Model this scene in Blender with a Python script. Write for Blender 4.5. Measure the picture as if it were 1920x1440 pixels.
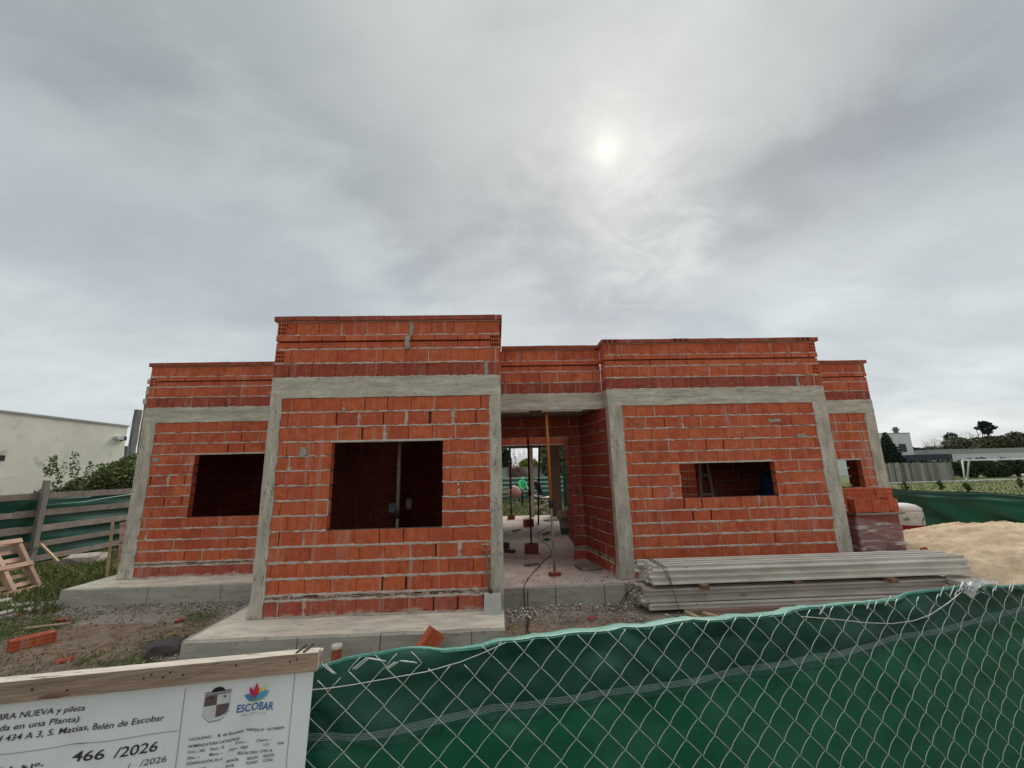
import bpy, math, random
import numpy as np
from mathutils import Vector, Matrix, noise
RN = random.Random(11)
NP = np.random.default_rng(5)
for o in list(bpy.data.objects): bpy.data.objects.remove(o)
S = bpy.context.scene
COL = S.collection

# ------------------------------------------------------------------ camera
cam = bpy.data.cameras.new('camera'); co = bpy.data.objects.new('camera', cam); COL.objects.link(co)
CAM = Vector((3.2339, -5.9386, 1.8158))
cr = Vector((.99905, -.03663, -.02354)); cu = Vector((.01551, -.20588, .97845)); cf = Vector((.04068, .97789, .20512))
M = Matrix((cr, cu, -cf)).transposed().to_4x4(); M.translation = CAM
co.matrix_world = M
cam.sensor_width = 36; cam.lens = 14.395; cam.clip_start = .05; cam.clip_end = 2000
S.camera = co

# ------------------------------------------------------------------ world, sun, exposure
SUN = Vector((.238, .724, .647)).normalized()
w = bpy.data.worlds.new('World'); S.world = w; w.use_nodes = True
nt = w.node_tree; nt.nodes.clear()
def N(t, tree=None, **kw):
    n = (tree or nt).nodes.new(t)
    for k, v in kw.items(): setattr(n, k, v)
    return n
def build_world():
    L = nt.links.new
    out = N('ShaderNodeOutputWorld'); bg = N('ShaderNodeBackground'); L(bg.outputs[0], out.inputs[0])
    tc = N('ShaderNodeTexCoord'); sep = N('ShaderNodeSeparateXYZ'); L(tc.outputs['Generated'], sep.inputs[0])
    def math_(op, a, b=None, clamp=False):
        n = N('ShaderNodeMath', operation=op); n.use_clamp = clamp
        for i, x in enumerate((a, b)):
            if x is None: continue
            if isinstance(x, (int, float)): n.inputs[i].default_value = x
            else: L(x, n.inputs[i])
        return n.outputs[0]
    z = math_('MAXIMUM', sep.outputs[2], 0.0)
    zz = math_('ADD', z, 0.22)
    px = math_('DIVIDE', sep.outputs[0], zz); py = math_('DIVIDE', sep.outputs[1], zz)
    cmb = N('ShaderNodeCombineXYZ'); L(px, cmb.inputs[0]); L(py, cmb.inputs[1])
    def noi(scale, det, rough, dist=0., off=(0, 0, 0), sc=(1, 1, 1)):
        mp = N('ShaderNodeMapping'); mp.inputs['Location'].default_value = off; mp.inputs['Scale'].default_value = sc
        mp.inputs['Rotation'].default_value = (0, 0, .5)
        L(cmb.outputs[0], mp.inputs[0])
        n = N('ShaderNodeTexNoise'); n.inputs['Scale'].default_value = scale; n.inputs['Detail'].default_value = det
        n.inputs['Roughness'].default_value = rough; n.inputs['Distortion'].default_value = dist
        L(mp.outputs[0], n.inputs['Vector']); return n.outputs['Fac']
    def ramp(x, pts):
        r = N('ShaderNodeValToRGB'); L(x, r.inputs[0]); e = r.color_ramp.elements
        while len(e) > 1: e.remove(e[-1])
        e[0].position = pts[0][0]; e[0].color = (*pts[0][1], 1)
        for p, c in pts[1:]:
            q = e.new(p); q.color = (*c, 1)
        return r.outputs[0]
    def mix(f, a, b, mode='MIX'):
        n = N('ShaderNodeMix', data_type='RGBA', blend_type=mode)
        for i, x in ((0, f), (6, a), (7, b)):
            if isinstance(x, (int, float)): n.inputs[i].default_value = x
            elif isinstance(x, tuple): n.inputs[i].default_value = (*x, 1)
            else: L(x, n.inputs[i])
        return n.outputs[2]
    # overcast brightness by height; raised overhead, out of view, to light walls and slabs
    base = ramp(z, [(0.0, (.55, .58, .57)), (.12, (.49, .525, .53)), (.32, (.40, .43, .445)), (.60, (.35, .375, .38)), (.80, (.375, .40, .395)), (.86, (.40, .425, .42)), (.93, (.85, .87, .85)), (1.0, (1.95, 1.98, 1.92))])
    big = noi(1.05, 3, .5, .35, (2.3, .6, 0))
    mid = noi(2.4, 7, .55, .5, (.7, 4.0, 1), (1, 1.6, 1))
    fine = noi(7.5, 8, .6, .5, (3.1, 1.2, 4), (1, 1.5, 1))
    b1 = ramp(big, [(.33, (.84, .85, .88)), (.5, (1., 1., 1.)), (.66, (1.12, 1.11, 1.09))])
    b2 = ramp(mid, [(.32, (.93, .93, .945)), (.5, (1, 1, 1)), (.70, (1.08, 1.08, 1.07))])
    b3 = ramp(fine, [(.3, (.975, .975, .98)), (.7, (1.03, 1.03, 1.03))])
    c = mix(1.0, base, b1, 'MULTIPLY'); c = mix(1.0, c, b2, 'MULTIPLY'); c = mix(1.0, c, b3, 'MULTIPLY')
    # broad cloud bands, bent by the noise
    def band(a, b, wd, k, lo=-.25, hi=.25):
        dx, dy = b[0] - a[0], b[1] - a[1]; ln = math.hypot(dx, dy); tx, ty = dx / ln, dy / ln
        def lin(cx, cy, c0): return math_('ADD', math_('ADD', math_('MULTIPLY', px, cx), math_('MULTIPLY', py, cy)), -c0)
        across = math_('ADD', lin(-ty, tx, -ty * a[0] + tx * a[1]), math_('MULTIPLY', math_('SUBTRACT', mid, .5), .8))
        along = math_('ADD', lin(tx, ty, tx * a[0] + ty * a[1]), math_('MULTIPLY', math_('SUBTRACT', big, .5), .8))
        g = math_('EXPONENT', math_('MULTIPLY', math_('MULTIPLY', across, across), -1 / wd ** 2))
        def ss(x, p, q):
            r = N('ShaderNodeMapRange', interpolation_type='SMOOTHSTEP'); L(x, r.inputs[0]); r.inputs[1].default_value = p; r.inputs[2].default_value = q; return r.outputs[0]
        return math_('MULTIPLY', math_('MULTIPLY', g, math_('MULTIPLY', ss(along, lo, .1), ss(along, ln + hi, ln - .1))), k)
    for a, b, wd, k, colr in (((-.70, .42), (-.02, 1.22), .17, .60, (.74, .755, .78)), ((.98, .50), (.70, 1.15), .16, .75, (.70, .71, .73)), ((.10, 1.02), (.28, 1.45), .12, .70, (.74, .74, .79)), ((-.95, .55), (-1.3, 1.2), .22, .5, (.80, .84, .90)),
                              ((-.75, 1.0), (-.25, 1.7), .22, .6, (1.13, 1.13, 1.12)), ((-.25, .45), (.45, .75), .22, .6, (1.14, 1.13, 1.10)), ((.38, .98), (.68, 1.32), .07, .8, (1.22, 1.21, 1.19)), ((.9, 1.2), (1.3, 1.9), .2, .6, (1.14, 1.14, 1.13))):
        c = mix(band(a, b, wd, k), c, mix(1.0, c, colr, 'MULTIPLY'))
    wm = math_('MULTIPLY', band((.15, .95), (.62, 1.35), .30, 1.0), 1.0)
    wn = noi(6.0, 6, .62, 1.2, (1.1, 2.2, 3)); c = mix(wm, c, mix(1.0, c, ramp(wn, [(.36, (.88, .885, .90)), (.52, (1, 1, 1)), (.66, (1.13, 1.125, 1.11))]), 'MULTIPLY'))
    # the sun seen faintly through the cloud
    dp = N('ShaderNodeVectorMath', operation='DOT_PRODUCT'); L(tc.outputs['Generated'], dp.inputs[0]); dp.inputs[1].default_value = SUN
    d = math_('MAXIMUM', dp.outputs['Value'], 0.0)
    h1 = math_('POWER', d, 9.0); h2 = math_('POWER', d, 260.0); h3 = math_('POWER', d, 60000.0); h4 = math_('POWER', d, 2600.0)
    c = mix(math_('MULTIPLY', h1, .20), c, (.60, .60, .565))
    c = mix(math_('MULTIPLY', h2, .35, True), c, (.78, .78, .72))
    c = mix(math_('MULTIPLY', h4, .42, True), c, (1.0, .98, .86))
    c = mix(math_('MULTIPLY', h3, 1.0, True), c, (1.5, 1.45, 1.3))
    # thin share of clear-sky light above the cloud
    sky = N('ShaderNodeTexSky', sky_type='NISHITA'); sky.sun_disc = False
    sky.sun_elevation = math.asin(SUN.z); sky.sun_rotation = math.atan2(SUN.x, SUN.y)
    sk = mix(1.0, sky.outputs[0], (.07, .07, .07), 'MULTIPLY')
    c = mix(.05, c, sk)
    L(c, bg.inputs[0]); bg.inputs[1].default_value = SKY_STRENGTH
SKY_STRENGTH = .82
build_world()
sl = bpy.data.lights.new('sun', 'SUN'); so = bpy.data.objects.new('sun', sl); COL.objects.link(so)
sl.energy = 1.5; sl.angle = math.radians(25); sl.color = (1, .96, .9)
so.rotation_euler = (-SUN).to_track_quat('-Z', 'Y').to_euler(); so.location = (0, 0, 30)
S.view_settings.view_transform = 'Standard'; S.view_settings.look = 'None'
S.view_settings.exposure = .78; S.view_settings.gamma = 1; S.view_settings.use_curve_mapping = False
S.render.engine = 'CYCLES'

# ------------------------------------------------------------------ materials
MATS = {}
def mat(name, c1, c2=None, ns=6., rough=.85, bump=.0, bs=30., spec=.3, rnd=0., aniso=(1, 1, 1), c3=None, s3=60., t3=.62, metal=0., detail=6, w3=.06, hue2=None):
    """two-tone noise colour, optional third speckle colour, per-object value variation, bump"""
    if name in MATS: return MATS[name]
    m = bpy.data.materials.new(name); m.use_nodes = True; t = m.node_tree; L = t.links.new
    b = t.nodes['Principled BSDF']; b.inputs['Roughness'].default_value = rough; b.inputs['Metallic'].default_value = metal
    b.inputs['Specular IOR Level'].default_value = spec
    g = t.nodes.new('ShaderNodeNewGeometry'); mp = t.nodes.new('ShaderNodeMapping'); mp.inputs['Scale'].default_value = aniso
    L(g.outputs['Position'], mp.inputs[0])
    c2 = c2 or tuple(x * .75 for x in c1)
    n = t.nodes.new('ShaderNodeTexNoise'); n.inputs['Scale'].default_value = ns; n.inputs['Detail'].default_value = detail; n.inputs['Roughness'].default_value = .62
    L(mp.outputs[0], n.inputs['Vector'])
    r = t.nodes.new('ShaderNodeValToRGB'); L(n.outputs['Fac'], r.inputs[0])
    r.color_ramp.elements[0].position = .34; r.color_ramp.elements[0].color = (*c1, 1)
    r.color_ramp.elements[1].position = .66; r.color_ramp.elements[1].color = (*c2, 1)
    col = r.outputs[0]
    def mixn(f, a, bb, mode='MIX'):
        x = t.nodes.new('ShaderNodeMix'); x.data_type = 'RGBA'; x.blend_type = mode
        for i, v in ((0, f), (6, a), (7, bb)):
            if isinstance(v, (int, float)): x.inputs[i].default_value = v
            elif isinstance(v, tuple): x.inputs[i].default_value = (*v, 1)
            else: L(v, x.inputs[i])
        return x.outputs[2]
    if c3:
        n3 = t.nodes.new('ShaderNodeTexNoise'); n3.inputs['Scale'].default_value = s3; n3.inputs['Detail'].default_value = 3
        L(mp.outputs[0], n3.inputs['Vector'])
        r3 = t.nodes.new('ShaderNodeMapRange'); r3.inputs[1].default_value = t3; r3.inputs[2].default_value = t3 + w3; L(n3.outputs['Fac'], r3.inputs[0])
        col = mixn(r3.outputs[0], col, c3)
    if rnd:
        oi = t.nodes.new('ShaderNodeObjectInfo')
        a = t.nodes.new('ShaderNodeMath'); a.operation = 'ADD'; L(oi.outputs['Random'], a.inputs[0]); L(g.outputs['Random Per Island'], a.inputs[1])
        f = t.nodes.new('ShaderNodeMath'); f.operation = 'FRACT'; L(a.outputs[0], f.inputs[0])
        mr = t.nodes.new('ShaderNodeMapRange'); mr.inputs[3].default_value = 1 - rnd; mr.inputs[4].default_value = 1 + rnd; L(f.outputs[0], mr.inputs[0])
        cm = t.nodes.new('ShaderNodeCombineColor')
        for i in range(3): L(mr.outputs[0], cm.inputs[i])
        col = mixn(1.0, col, cm.outputs[0], 'MULTIPLY')
        if hue2:
            f2 = t.nodes.new('ShaderNodeMath'); f2.operation = 'MULTIPLY'; L(f.outputs[0], f2.inputs[0]); f2.inputs[1].default_value = 7.31
            f3 = t.nodes.new('ShaderNodeMath'); f3.operation = 'FRACT'; L(f2.outputs[0], f3.inputs[0])
            mr2 = t.nodes.new('ShaderNodeMapRange'); mr2.inputs[1].default_value = .55; mr2.inputs[2].default_value = 1.; L(f3.outputs[0], mr2.inputs[0])
            col = mixn(mr2.outputs[0], col, hue2)
    L(col, b.inputs['Base Color'])
    if bump:
        nb = t.nodes.new('ShaderNodeTexNoise'); nb.inputs['Scale'].default_value = bs; nb.inputs['Detail'].default_value = 5
        L(mp.outputs[0], nb.inputs['Vector'])
        bp = t.nodes.new('ShaderNodeBump'); bp.inputs['Strength'].default_value = bump; bp.inputs['Distance'].default_value = .01
        L(nb.outputs['Fac'], bp.inputs['Height']); L(bp.outputs[0], b.inputs['Normal'])
    MATS[name] = m; return m

def brick_mat(name, shades, smear=.35, smear_col=(.58, .46, .39), smear_z=None):
    m = bpy.data.materials.new(name); m.use_nodes = True; t = m.node_tree; L = t.links.new
    b = t.nodes['Principled BSDF']; b.inputs['Roughness'].default_value = .82; b.inputs['Specular IOR Level'].default_value = .25
    def nd(ty, **k):
        n = t.nodes.new(ty)
        for a, v in k.items(): setattr(n, a, v)
        return n
    def mth(op, a, bb=None, clamp=False):
        n = nd('ShaderNodeMath', operation=op); n.use_clamp = clamp
        for i, x in enumerate((a, bb)):
            if x is None: continue
            if isinstance(x, (int, float)): n.inputs[i].default_value = x
            else: L(x, n.inputs[i])
        return n.outputs[0]
    def mixn(f, a, bb, mode='MIX'):
        x = nd('ShaderNodeMix', data_type='RGBA', blend_type=mode)
        for i, v in ((0, f), (6, a), (7, bb)):
            if isinstance(v, (int, float)): x.inputs[i].default_value = v
            elif isinstance(v, tuple): x.inputs[i].default_value = (*v, 1)
            else: L(v, x.inputs[i])
        return x.outputs[2]
    def noi(vec, s, d=5, rg=.6):
        n = nd('ShaderNodeTexNoise'); n.inputs['Scale'].default_value = s; n.inputs['Detail'].default_value = d; n.inputs['Roughness'].default_value = rg
        L(vec, n.inputs['Vector']); return n.outputs['Fac']
    def mapv(sc):
        mp = nd('ShaderNodeMapping'); mp.inputs['Scale'].default_value = sc; L(g.outputs['Position'], mp.inputs[0]); return mp.outputs[0]
    def rng(x, a, bb, c=0., d=1.):
        r = nd('ShaderNodeMapRange'); L(x, r.inputs[0])
        for i, v in enumerate((a, bb, c, d)): r.inputs[i + 1].default_value = v
        return r.outputs[0]
    g = nd('ShaderNodeNewGeometry'); oi = nd('ShaderNodeObjectInfo')
    f = mth('FRACT', mth('ADD', oi.outputs['Random'], g.outputs['Random Per Island']))
    r = nd('ShaderNodeValToRGB'); L(f, r.inputs[0]); e = r.color_ramp.elements
    while len(e) > 1: e.remove(e[-1])
    for i, c in enumerate(shades):
        q = e[0] if i == 0 else e.new(i / (len(shades) - 1)); q.color = (*c, 1)
        if i == 0: q.position = 0
    col = r.outputs[0]
    n1 = noi(mapv((1, 1, 1)), 9, 7)
    col = mixn(1.0, col, rampc(t, L, n1, [(.3, (.76, .71, .69)), (.55, (1, 1, 1)), (.75, (1.1, 1.12, 1.1))]), 'MULTIPLY')
    # vertical combing of the extruded clay
    vs = noi(mapv((46, 46, 2.2)), 1.0, 3, .5)
    col = mixn(1.0, col, rampc(t, L, vs, [(.35, (.88, .86, .85)), (.65, (1.07, 1.07, 1.07))]), 'MULTIPLY')
    # lime streaks run down the wall
    st = noi(mapv((11, 11, .55)), 1.0, 5, .65); stm = noi(mapv((.9, .9, 1.3)), 1.0, 2)
    k = mth('MULTIPLY', rng(st, .53, .68), rng(stm, .40, .56), True)
    # mortar smears in patches
    sm = noi(mapv((1, 1, 1.6)), 7.5, 7, .7)
    k2 = rng(sm, .56, .70)
    k = mth('MULTIPLY', mth('MAXIMUM', mth('MULTIPLY', k, 1.0), mth('MULTIPLY', k2, .8)), smear, True)
    if smear_z:
        sep = nd('ShaderNodeSeparateXYZ'); L(g.outputs['Position'], sep.inputs[0])
        e2 = mth('ADD', sep.outputs[2], mth('MULTIPLY', mth('SUBTRACT', noi(mapv((1, 1, 1)), 5, 5), .5), .30))
        k = mth('MAXIMUM', k, mth('MULTIPLY', rng(e2, smear_z[0], smear_z[1], 1, 0), .75))
    col = mixn(k, col, smear_col)
    L(col, b.inputs['Base Color'])
    wv = noi(mapv((60, 60, 1.0)), 1.0, 2); nb = noi(mapv((1, 1, 1)), 60, 4)
    h = mth('ADD', mth('MULTIPLY', wv, .8), mth('MULTIPLY', nb, .6)); h = mth('ADD', h, mth('MULTIPLY', k, .8))
    bp = nd('ShaderNodeBump'); bp.inputs['Strength'].default_value = .8; bp.inputs['Distance'].default_value = .007
    L(h, bp.inputs['Height']); L(bp.outputs[0], b.inputs['Normal'])
    MATS[name] = m; return m
def rampc(t, L, x, pts):
    r = t.nodes.new('ShaderNodeValToRGB'); L(x, r.inputs[0]); e = r.color_ramp.elements
    while len(e) > 1: e.remove(e[-1])
    e[0].position = pts[0][0]; e[0].color = (*pts[0][1], 1)
    for p, c in pts[1:]:
        q = e.new(p); q.color = (*c, 1)
    return r.outputs[0]

M_ORANGE = brick_mat('brick_orange', [(.56, .126, .054), (.62, .148, .060), (.49, .100, .050), (.65, .162, .064), (.55, .114, .055), (.60, .134, .054)], .48)
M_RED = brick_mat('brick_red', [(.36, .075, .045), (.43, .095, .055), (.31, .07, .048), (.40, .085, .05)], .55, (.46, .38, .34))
M_BASE = brick_mat('brick_damp', [(.42, .105, .07), (.48, .12, .075), (.44, .095, .062)], .62, (.50, .42, .35), (.0, .05))
M_COPE = brick_mat('coping_red', [(.34, .075, .048), (.41, .095, .055), (.30, .07, .05)], .45, (.36, .32, .29))
M_MORTAR = mat('mortar', (.68, .57, .50), (.44, .375, .33), 9, .95, .8, 70, .1)
M_CORE = mat('dark_joint', (.10, .07, .06), (.16, .12, .10), 20, .95)
M_CONC = mat('column_concrete', (.66, .60, .51), (.40, .365, .305), 5, .92, 1., 24, .15, aniso=(1.6, 1.6, .45), c3=(.21, .19, .16), s3=26, t3=.59, w3=.12)
M_BEAM = mat('beam_concrete', (.68, .63, .53), (.41, .375, .31), 5, .92, 1., 22, .15, aniso=(.45, .45, 2.6), c3=(.24, .22, .185), s3=22, t3=.60, w3=.12)
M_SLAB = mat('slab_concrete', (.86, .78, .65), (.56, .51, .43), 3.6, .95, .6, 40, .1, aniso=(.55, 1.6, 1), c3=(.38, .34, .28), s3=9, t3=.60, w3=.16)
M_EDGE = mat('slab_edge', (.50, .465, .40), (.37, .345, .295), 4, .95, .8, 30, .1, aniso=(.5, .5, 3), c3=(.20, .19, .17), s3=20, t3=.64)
M_FLOOR = mat('dusty_floor', (.62, .53, .47), (.46, .39, .345), 2.6, .95, .6, 35, .1, c3=(.26, .15, .11), s3=9, t3=.62)
M_LINT = mat('lintel', (.62, .58, .50), (.5, .46, .4), 10, .9, .4)
M_WOOD = mat('weathered_wood', (.35, .29, .25), (.23, .19, .165), 5, .85, .5, 40, .2, rnd=.2, aniso=(1, 1, 1), c3=(.16, .13, .11), s3=25, t3=.62)
M_PINE = mat('raw_pine', (.50, .36, .24), (.40, .28, .18), 7, .8, .3, 50, .2, rnd=.15)
M_STEEL_D = mat('rusty_steel', (.065, .035, .028), (.035, .022, .02), 12, .7, .3, 60)
M_BLACK = mat('black_rubber', (.02, .02, .02), (.03, .03, .03), 8, .6)

# ------------------------------------------------------------------ mesh building
class MB:
    def __init__(s): s.v = []; s.f = []; s.m = []
    def add(s, vs, fs, mi=0):
        b = len(s.v); s.v += [tuple(v) for v in vs]; s.f += [tuple(i + b for i in f) for f in fs]; s.m += [mi] * len(fs)
    def box(s, x0, x1, y0, y1, z0, z1, mi=0, j=0.):
        vs = [(x, y, z) for x in (x0, x1) for y in (y0, y1) for z in (z0, z1)]
        if j: vs = [tuple(c + RN.uniform(-j, j) for c in v) for v in vs]
        s.add(vs, [(0, 1, 3, 2), (4, 6, 7, 5), (0, 4, 5, 1), (2, 3, 7, 6), (0, 2, 6, 4), (1, 5, 7, 3)], mi)
    def obox(s, c, ax, ay, az, mi=0, j=0.):
        """oriented box: centre and three half-extent vectors"""
        c = Vector(c); ax = Vector(ax); ay = Vector(ay); az = Vector(az)
        vs = [c + ax * i + ay * k + az * l for i in (-1, 1) for k in (-1, 1) for l in (-1, 1)]
        if j: vs = [v + Vector([RN.uniform(-j, j) for _ in range(3)]) for v in vs]
        s.add(vs, [(0, 1, 3, 2), (4, 6, 7, 5), (0, 4, 5, 1), (2, 3, 7, 6), (0, 2, 6, 4), (1, 5, 7, 3)], mi)
    def beam(s, a, b, w_, h, mi=0, j=0., up=(0, 0, 1)):
        a = Vector(a); b = Vector(b); d = b - a; u = d.normalized(); up = Vector(up)
        sd = u.cross(up)
        if sd.length < 1e-3: sd = u.cross(Vector((1, 0, 0)))
        sd.normalize(); tt = sd.cross(u)
        s.obox((a + b) / 2, d / 2, sd * w_ / 2, tt * h / 2, mi, j)
    def tube(s, pts, r, n=6, mi=0, cap=True):
        pts = [Vector(p) for p in pts]; rr = r if isinstance(r, (list, tuple)) else [r] * len(pts)
        b = len(s.v); prev = None
        for i, p in enumerate(pts):
            d = (pts[min(i + 1, len(pts) - 1)] - pts[max(i - 1, 0)]).normalized()
            if prev is None:
                prev = d.cross(Vector((0, 0, 1)));
                if prev.length < .01: prev = d.cross(Vector((1, 0, 0)))
            sd = (prev - d * prev.dot(d)).normalized(); prev = sd; tt = d.cross(sd)
            for k in range(n):
                a = 2 * math.pi * k / n; s.v.append(tuple(p + (sd * math.cos(a) + tt * math.sin(a)) * rr[i]))
        for i in range(len(pts) - 1):
            for k in range(n):
                s.f.append((b + i * n + k, b + i * n + (k + 1) % n, b + (i + 1) * n + (k + 1) % n, b + (i + 1) * n + k)); s.m.append(mi)
        if cap:
            s.f.append(tuple(b + k for k in range(n))[::-1]); s.m.append(mi)
            s.f.append(tuple(b + (len(pts) - 1) * n + k for k in range(n))); s.m.append(mi)
    def lathe(s, c, prof, n=24, mi=0, axis=None):
        """profile of (radius, height) round an axis through c"""
        c = Vector(c); A = (Vector(axis) if axis else Vector((0, 0, 1))).normalized()
        X = A.cross(Vector((0, 1, 0)));
        if X.length < .01: X = A.cross(Vector((1, 0, 0)))
        X.normalize(); Y = A.cross(X); b = len(s.v)
        for r_, h in prof:
            for k in range(n):
                a = 2 * math.pi * k / n; s.v.append(tuple(c + A * h + (X * math.cos(a) + Y * math.sin(a)) * r_))
        for i in range(len(prof) - 1):
            for k in range(n):
                s.f.append((b + i * n + k, b + i * n + (k + 1) % n, b + (i + 1) * n + (k + 1) % n, b + (i + 1) * n + k)); s.m.append(mi)
        s.f.append(tuple(b + k for k in range(n))[::-1]); s.m.append(mi)
        s.f.append(tuple(b + (len(prof) - 1) * n + k for k in range(n))); s.m.append(mi)
    def rough(s, x0, x1, y0, y1, z0, z1, st=.07, amp=.006, fr=5., mi=0, fine=.0015, groove=0):
        """box with an uneven, hand-shuttered surface"""
        def disp(p):
            v = noise.noise_vector(Vector(p) * fr) * amp + noise.noise_vector(Vector(p) * 31) * fine
            if groove and abs(p[2] - groove) < .02: v.y += .016 if p[1] < (y0 + y1) / 2 else 0
            return (p[0] + v.x, p[1] + v.y * .6, p[2] + v.z)
        lo = (x0, y0, z0); hi = (x1, y1, z1)
        for ax in range(3):
            a, b = [(1, 2), (0, 2), (0, 1)][ax]
            na = max(1, min(90, int((hi[a] - lo[a]) / st + .5))); nb = max(1, min(90, int((hi[b] - lo[b]) / st + .5)))
            for side in (0, 1):
                vs = []
                for i in range(na + 1):
                    for k in range(nb + 1):
                        p = [0, 0, 0]; p[ax] = (lo, hi)[side][ax]; p[a] = lo[a] + (hi[a] - lo[a]) * i / na; p[b] = lo[b] + (hi[b] - lo[b]) * k / nb
                        vs.append(disp(p))
                fs = [(i * (nb + 1) + k, (i + 1) * (nb + 1) + k, (i + 1) * (nb + 1) + k + 1, i * (nb + 1) + k + 1) for i in range(na) for k in range(nb)]
                s.add(vs, fs, mi)
    def mesh(s, name, mats, org=(0, 0, 0), smooth=False):
        me = bpy.data.meshes.new(name)
        o = Vector(org); me.from_pydata([(v[0] - o.x, v[1] - o.y, v[2] - o.z) for v in s.v], [], s.f)
        for m in (mats if isinstance(mats, (list, tuple)) else [mats]): me.materials.append(m)
        if any(s.m): me.polygons.foreach_set('material_index', s.m)
        if smooth: me.polygons.foreach_set('use_smooth', [True] * len(me.polygons))
        me.update(); return me
    def build(s, name, mats, parent=None, smooth=False, org=None, **tags):
        """links the collected shapes as one object; its origin is the parent's or org"""
        if parent is not None:
            w_ = world_loc(parent); me = s.mesh(name, mats, w_, smooth); o = bpy.data.objects.new(name, me); o.parent = parent
        else:
            if org is None:
                a = np.array(s.v); org = (float(a[:, 0].mean()), float(a[:, 1].mean()), float(a[:, 2].min()))
            me = s.mesh(name, mats, org, smooth); o = bpy.data.objects.new(name, me); o.location = org
        COL.objects.link(o)
        for k, v in tags.items():
            if v: o[k] = v
        return o
def world_loc(o):
    l = Vector(o.location)
    while o.parent is not None: o = o.parent; l = l + Vector(o.location)
    return l
def thing(name, label, cat, loc=(0, 0, 0), group=None):
    o = bpy.data.objects.new(name, None); o.empty_display_size = .1; COL.objects.link(o); o.location = loc
    o['label'] = label; o['category'] = cat
    if group: o['group'] = group
    return o
def npmesh(name, V, F, mats, parent=None, org=(0, 0, 0), **tags):
    """fast mesh from arrays of equal-sized faces"""
    V = np.asarray(V, dtype=np.float32); F = np.asarray(F, dtype=np.int32); k = F.shape[1]
    if parent is not None: org = world_loc(parent)
    V = V - np.array(org, dtype=np.float32)
    me = bpy.data.meshes.new(name); me.vertices.add(len(V)); me.vertices.foreach_set('co', V.ravel())
    me.loops.add(F.size); me.loops.foreach_set('vertex_index', F.ravel())
    me.polygons.add(len(F)); me.polygons.foreach_set('loop_start', np.arange(0, F.size, k, dtype=np.int32))
    me.polygons.foreach_set('loop_total', np.full(len(F), k, dtype=np.int32))
    me.update(calc_edges=True); me.validate()
    for m in (mats if isinstance(mats, (list, tuple)) else [mats]): me.materials.append(m)
    o = bpy.data.objects.new(name, me); COL.objects.link(o)
    if parent is not None: o.parent = parent
    else: o.location = org
    for a, b in tags.items():
        if b: o[a] = b
    return o
GZ = -.27      # level of the yard; the house floor is level 0

# ------------------------------------------------------------------ ground: one sheet to the horizon
def sstep(a, b, x):
    t = np.clip((x - a) / (b - a), 0, 1); return t * t * (3 - 2 * t)
def vnoise(X, Y, s, seed=0.):
    return np.array([noise.noise((x * s, y * s, seed)) for x, y in zip(X.ravel(), Y.ravel())]).reshape(X.shape)
def grass_amount(x, y):
    """how much grass grows here (0..1): lush beside the left fence and beyond the site, thin in the yard"""
    n = noise.noise((x * .9, y * .9, 3.3)) + .5 * noise.noise((x * 2.3, y * 2.3, 1.1))
    lush = 1 if (x < -4.6 - .35 * max(0, 2.6 - y) and y > 1.6) else 0
    if x > 14.3 or y > 12.4 or x < -9: return max(.75, lush)
    if lush: return .95
    if x < 0.2 and y < 2.2:
        a = .58 + n * .9
        if y > 1.35: a -= .5
        if abs(x + .35) < .35: a -= .35
        return max(0, min(.8, a))
    if x > 9.3 and y > 3: return .25
    return max(0, min(.25, n * .3 - .05)) if y < -1.2 else 0
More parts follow.
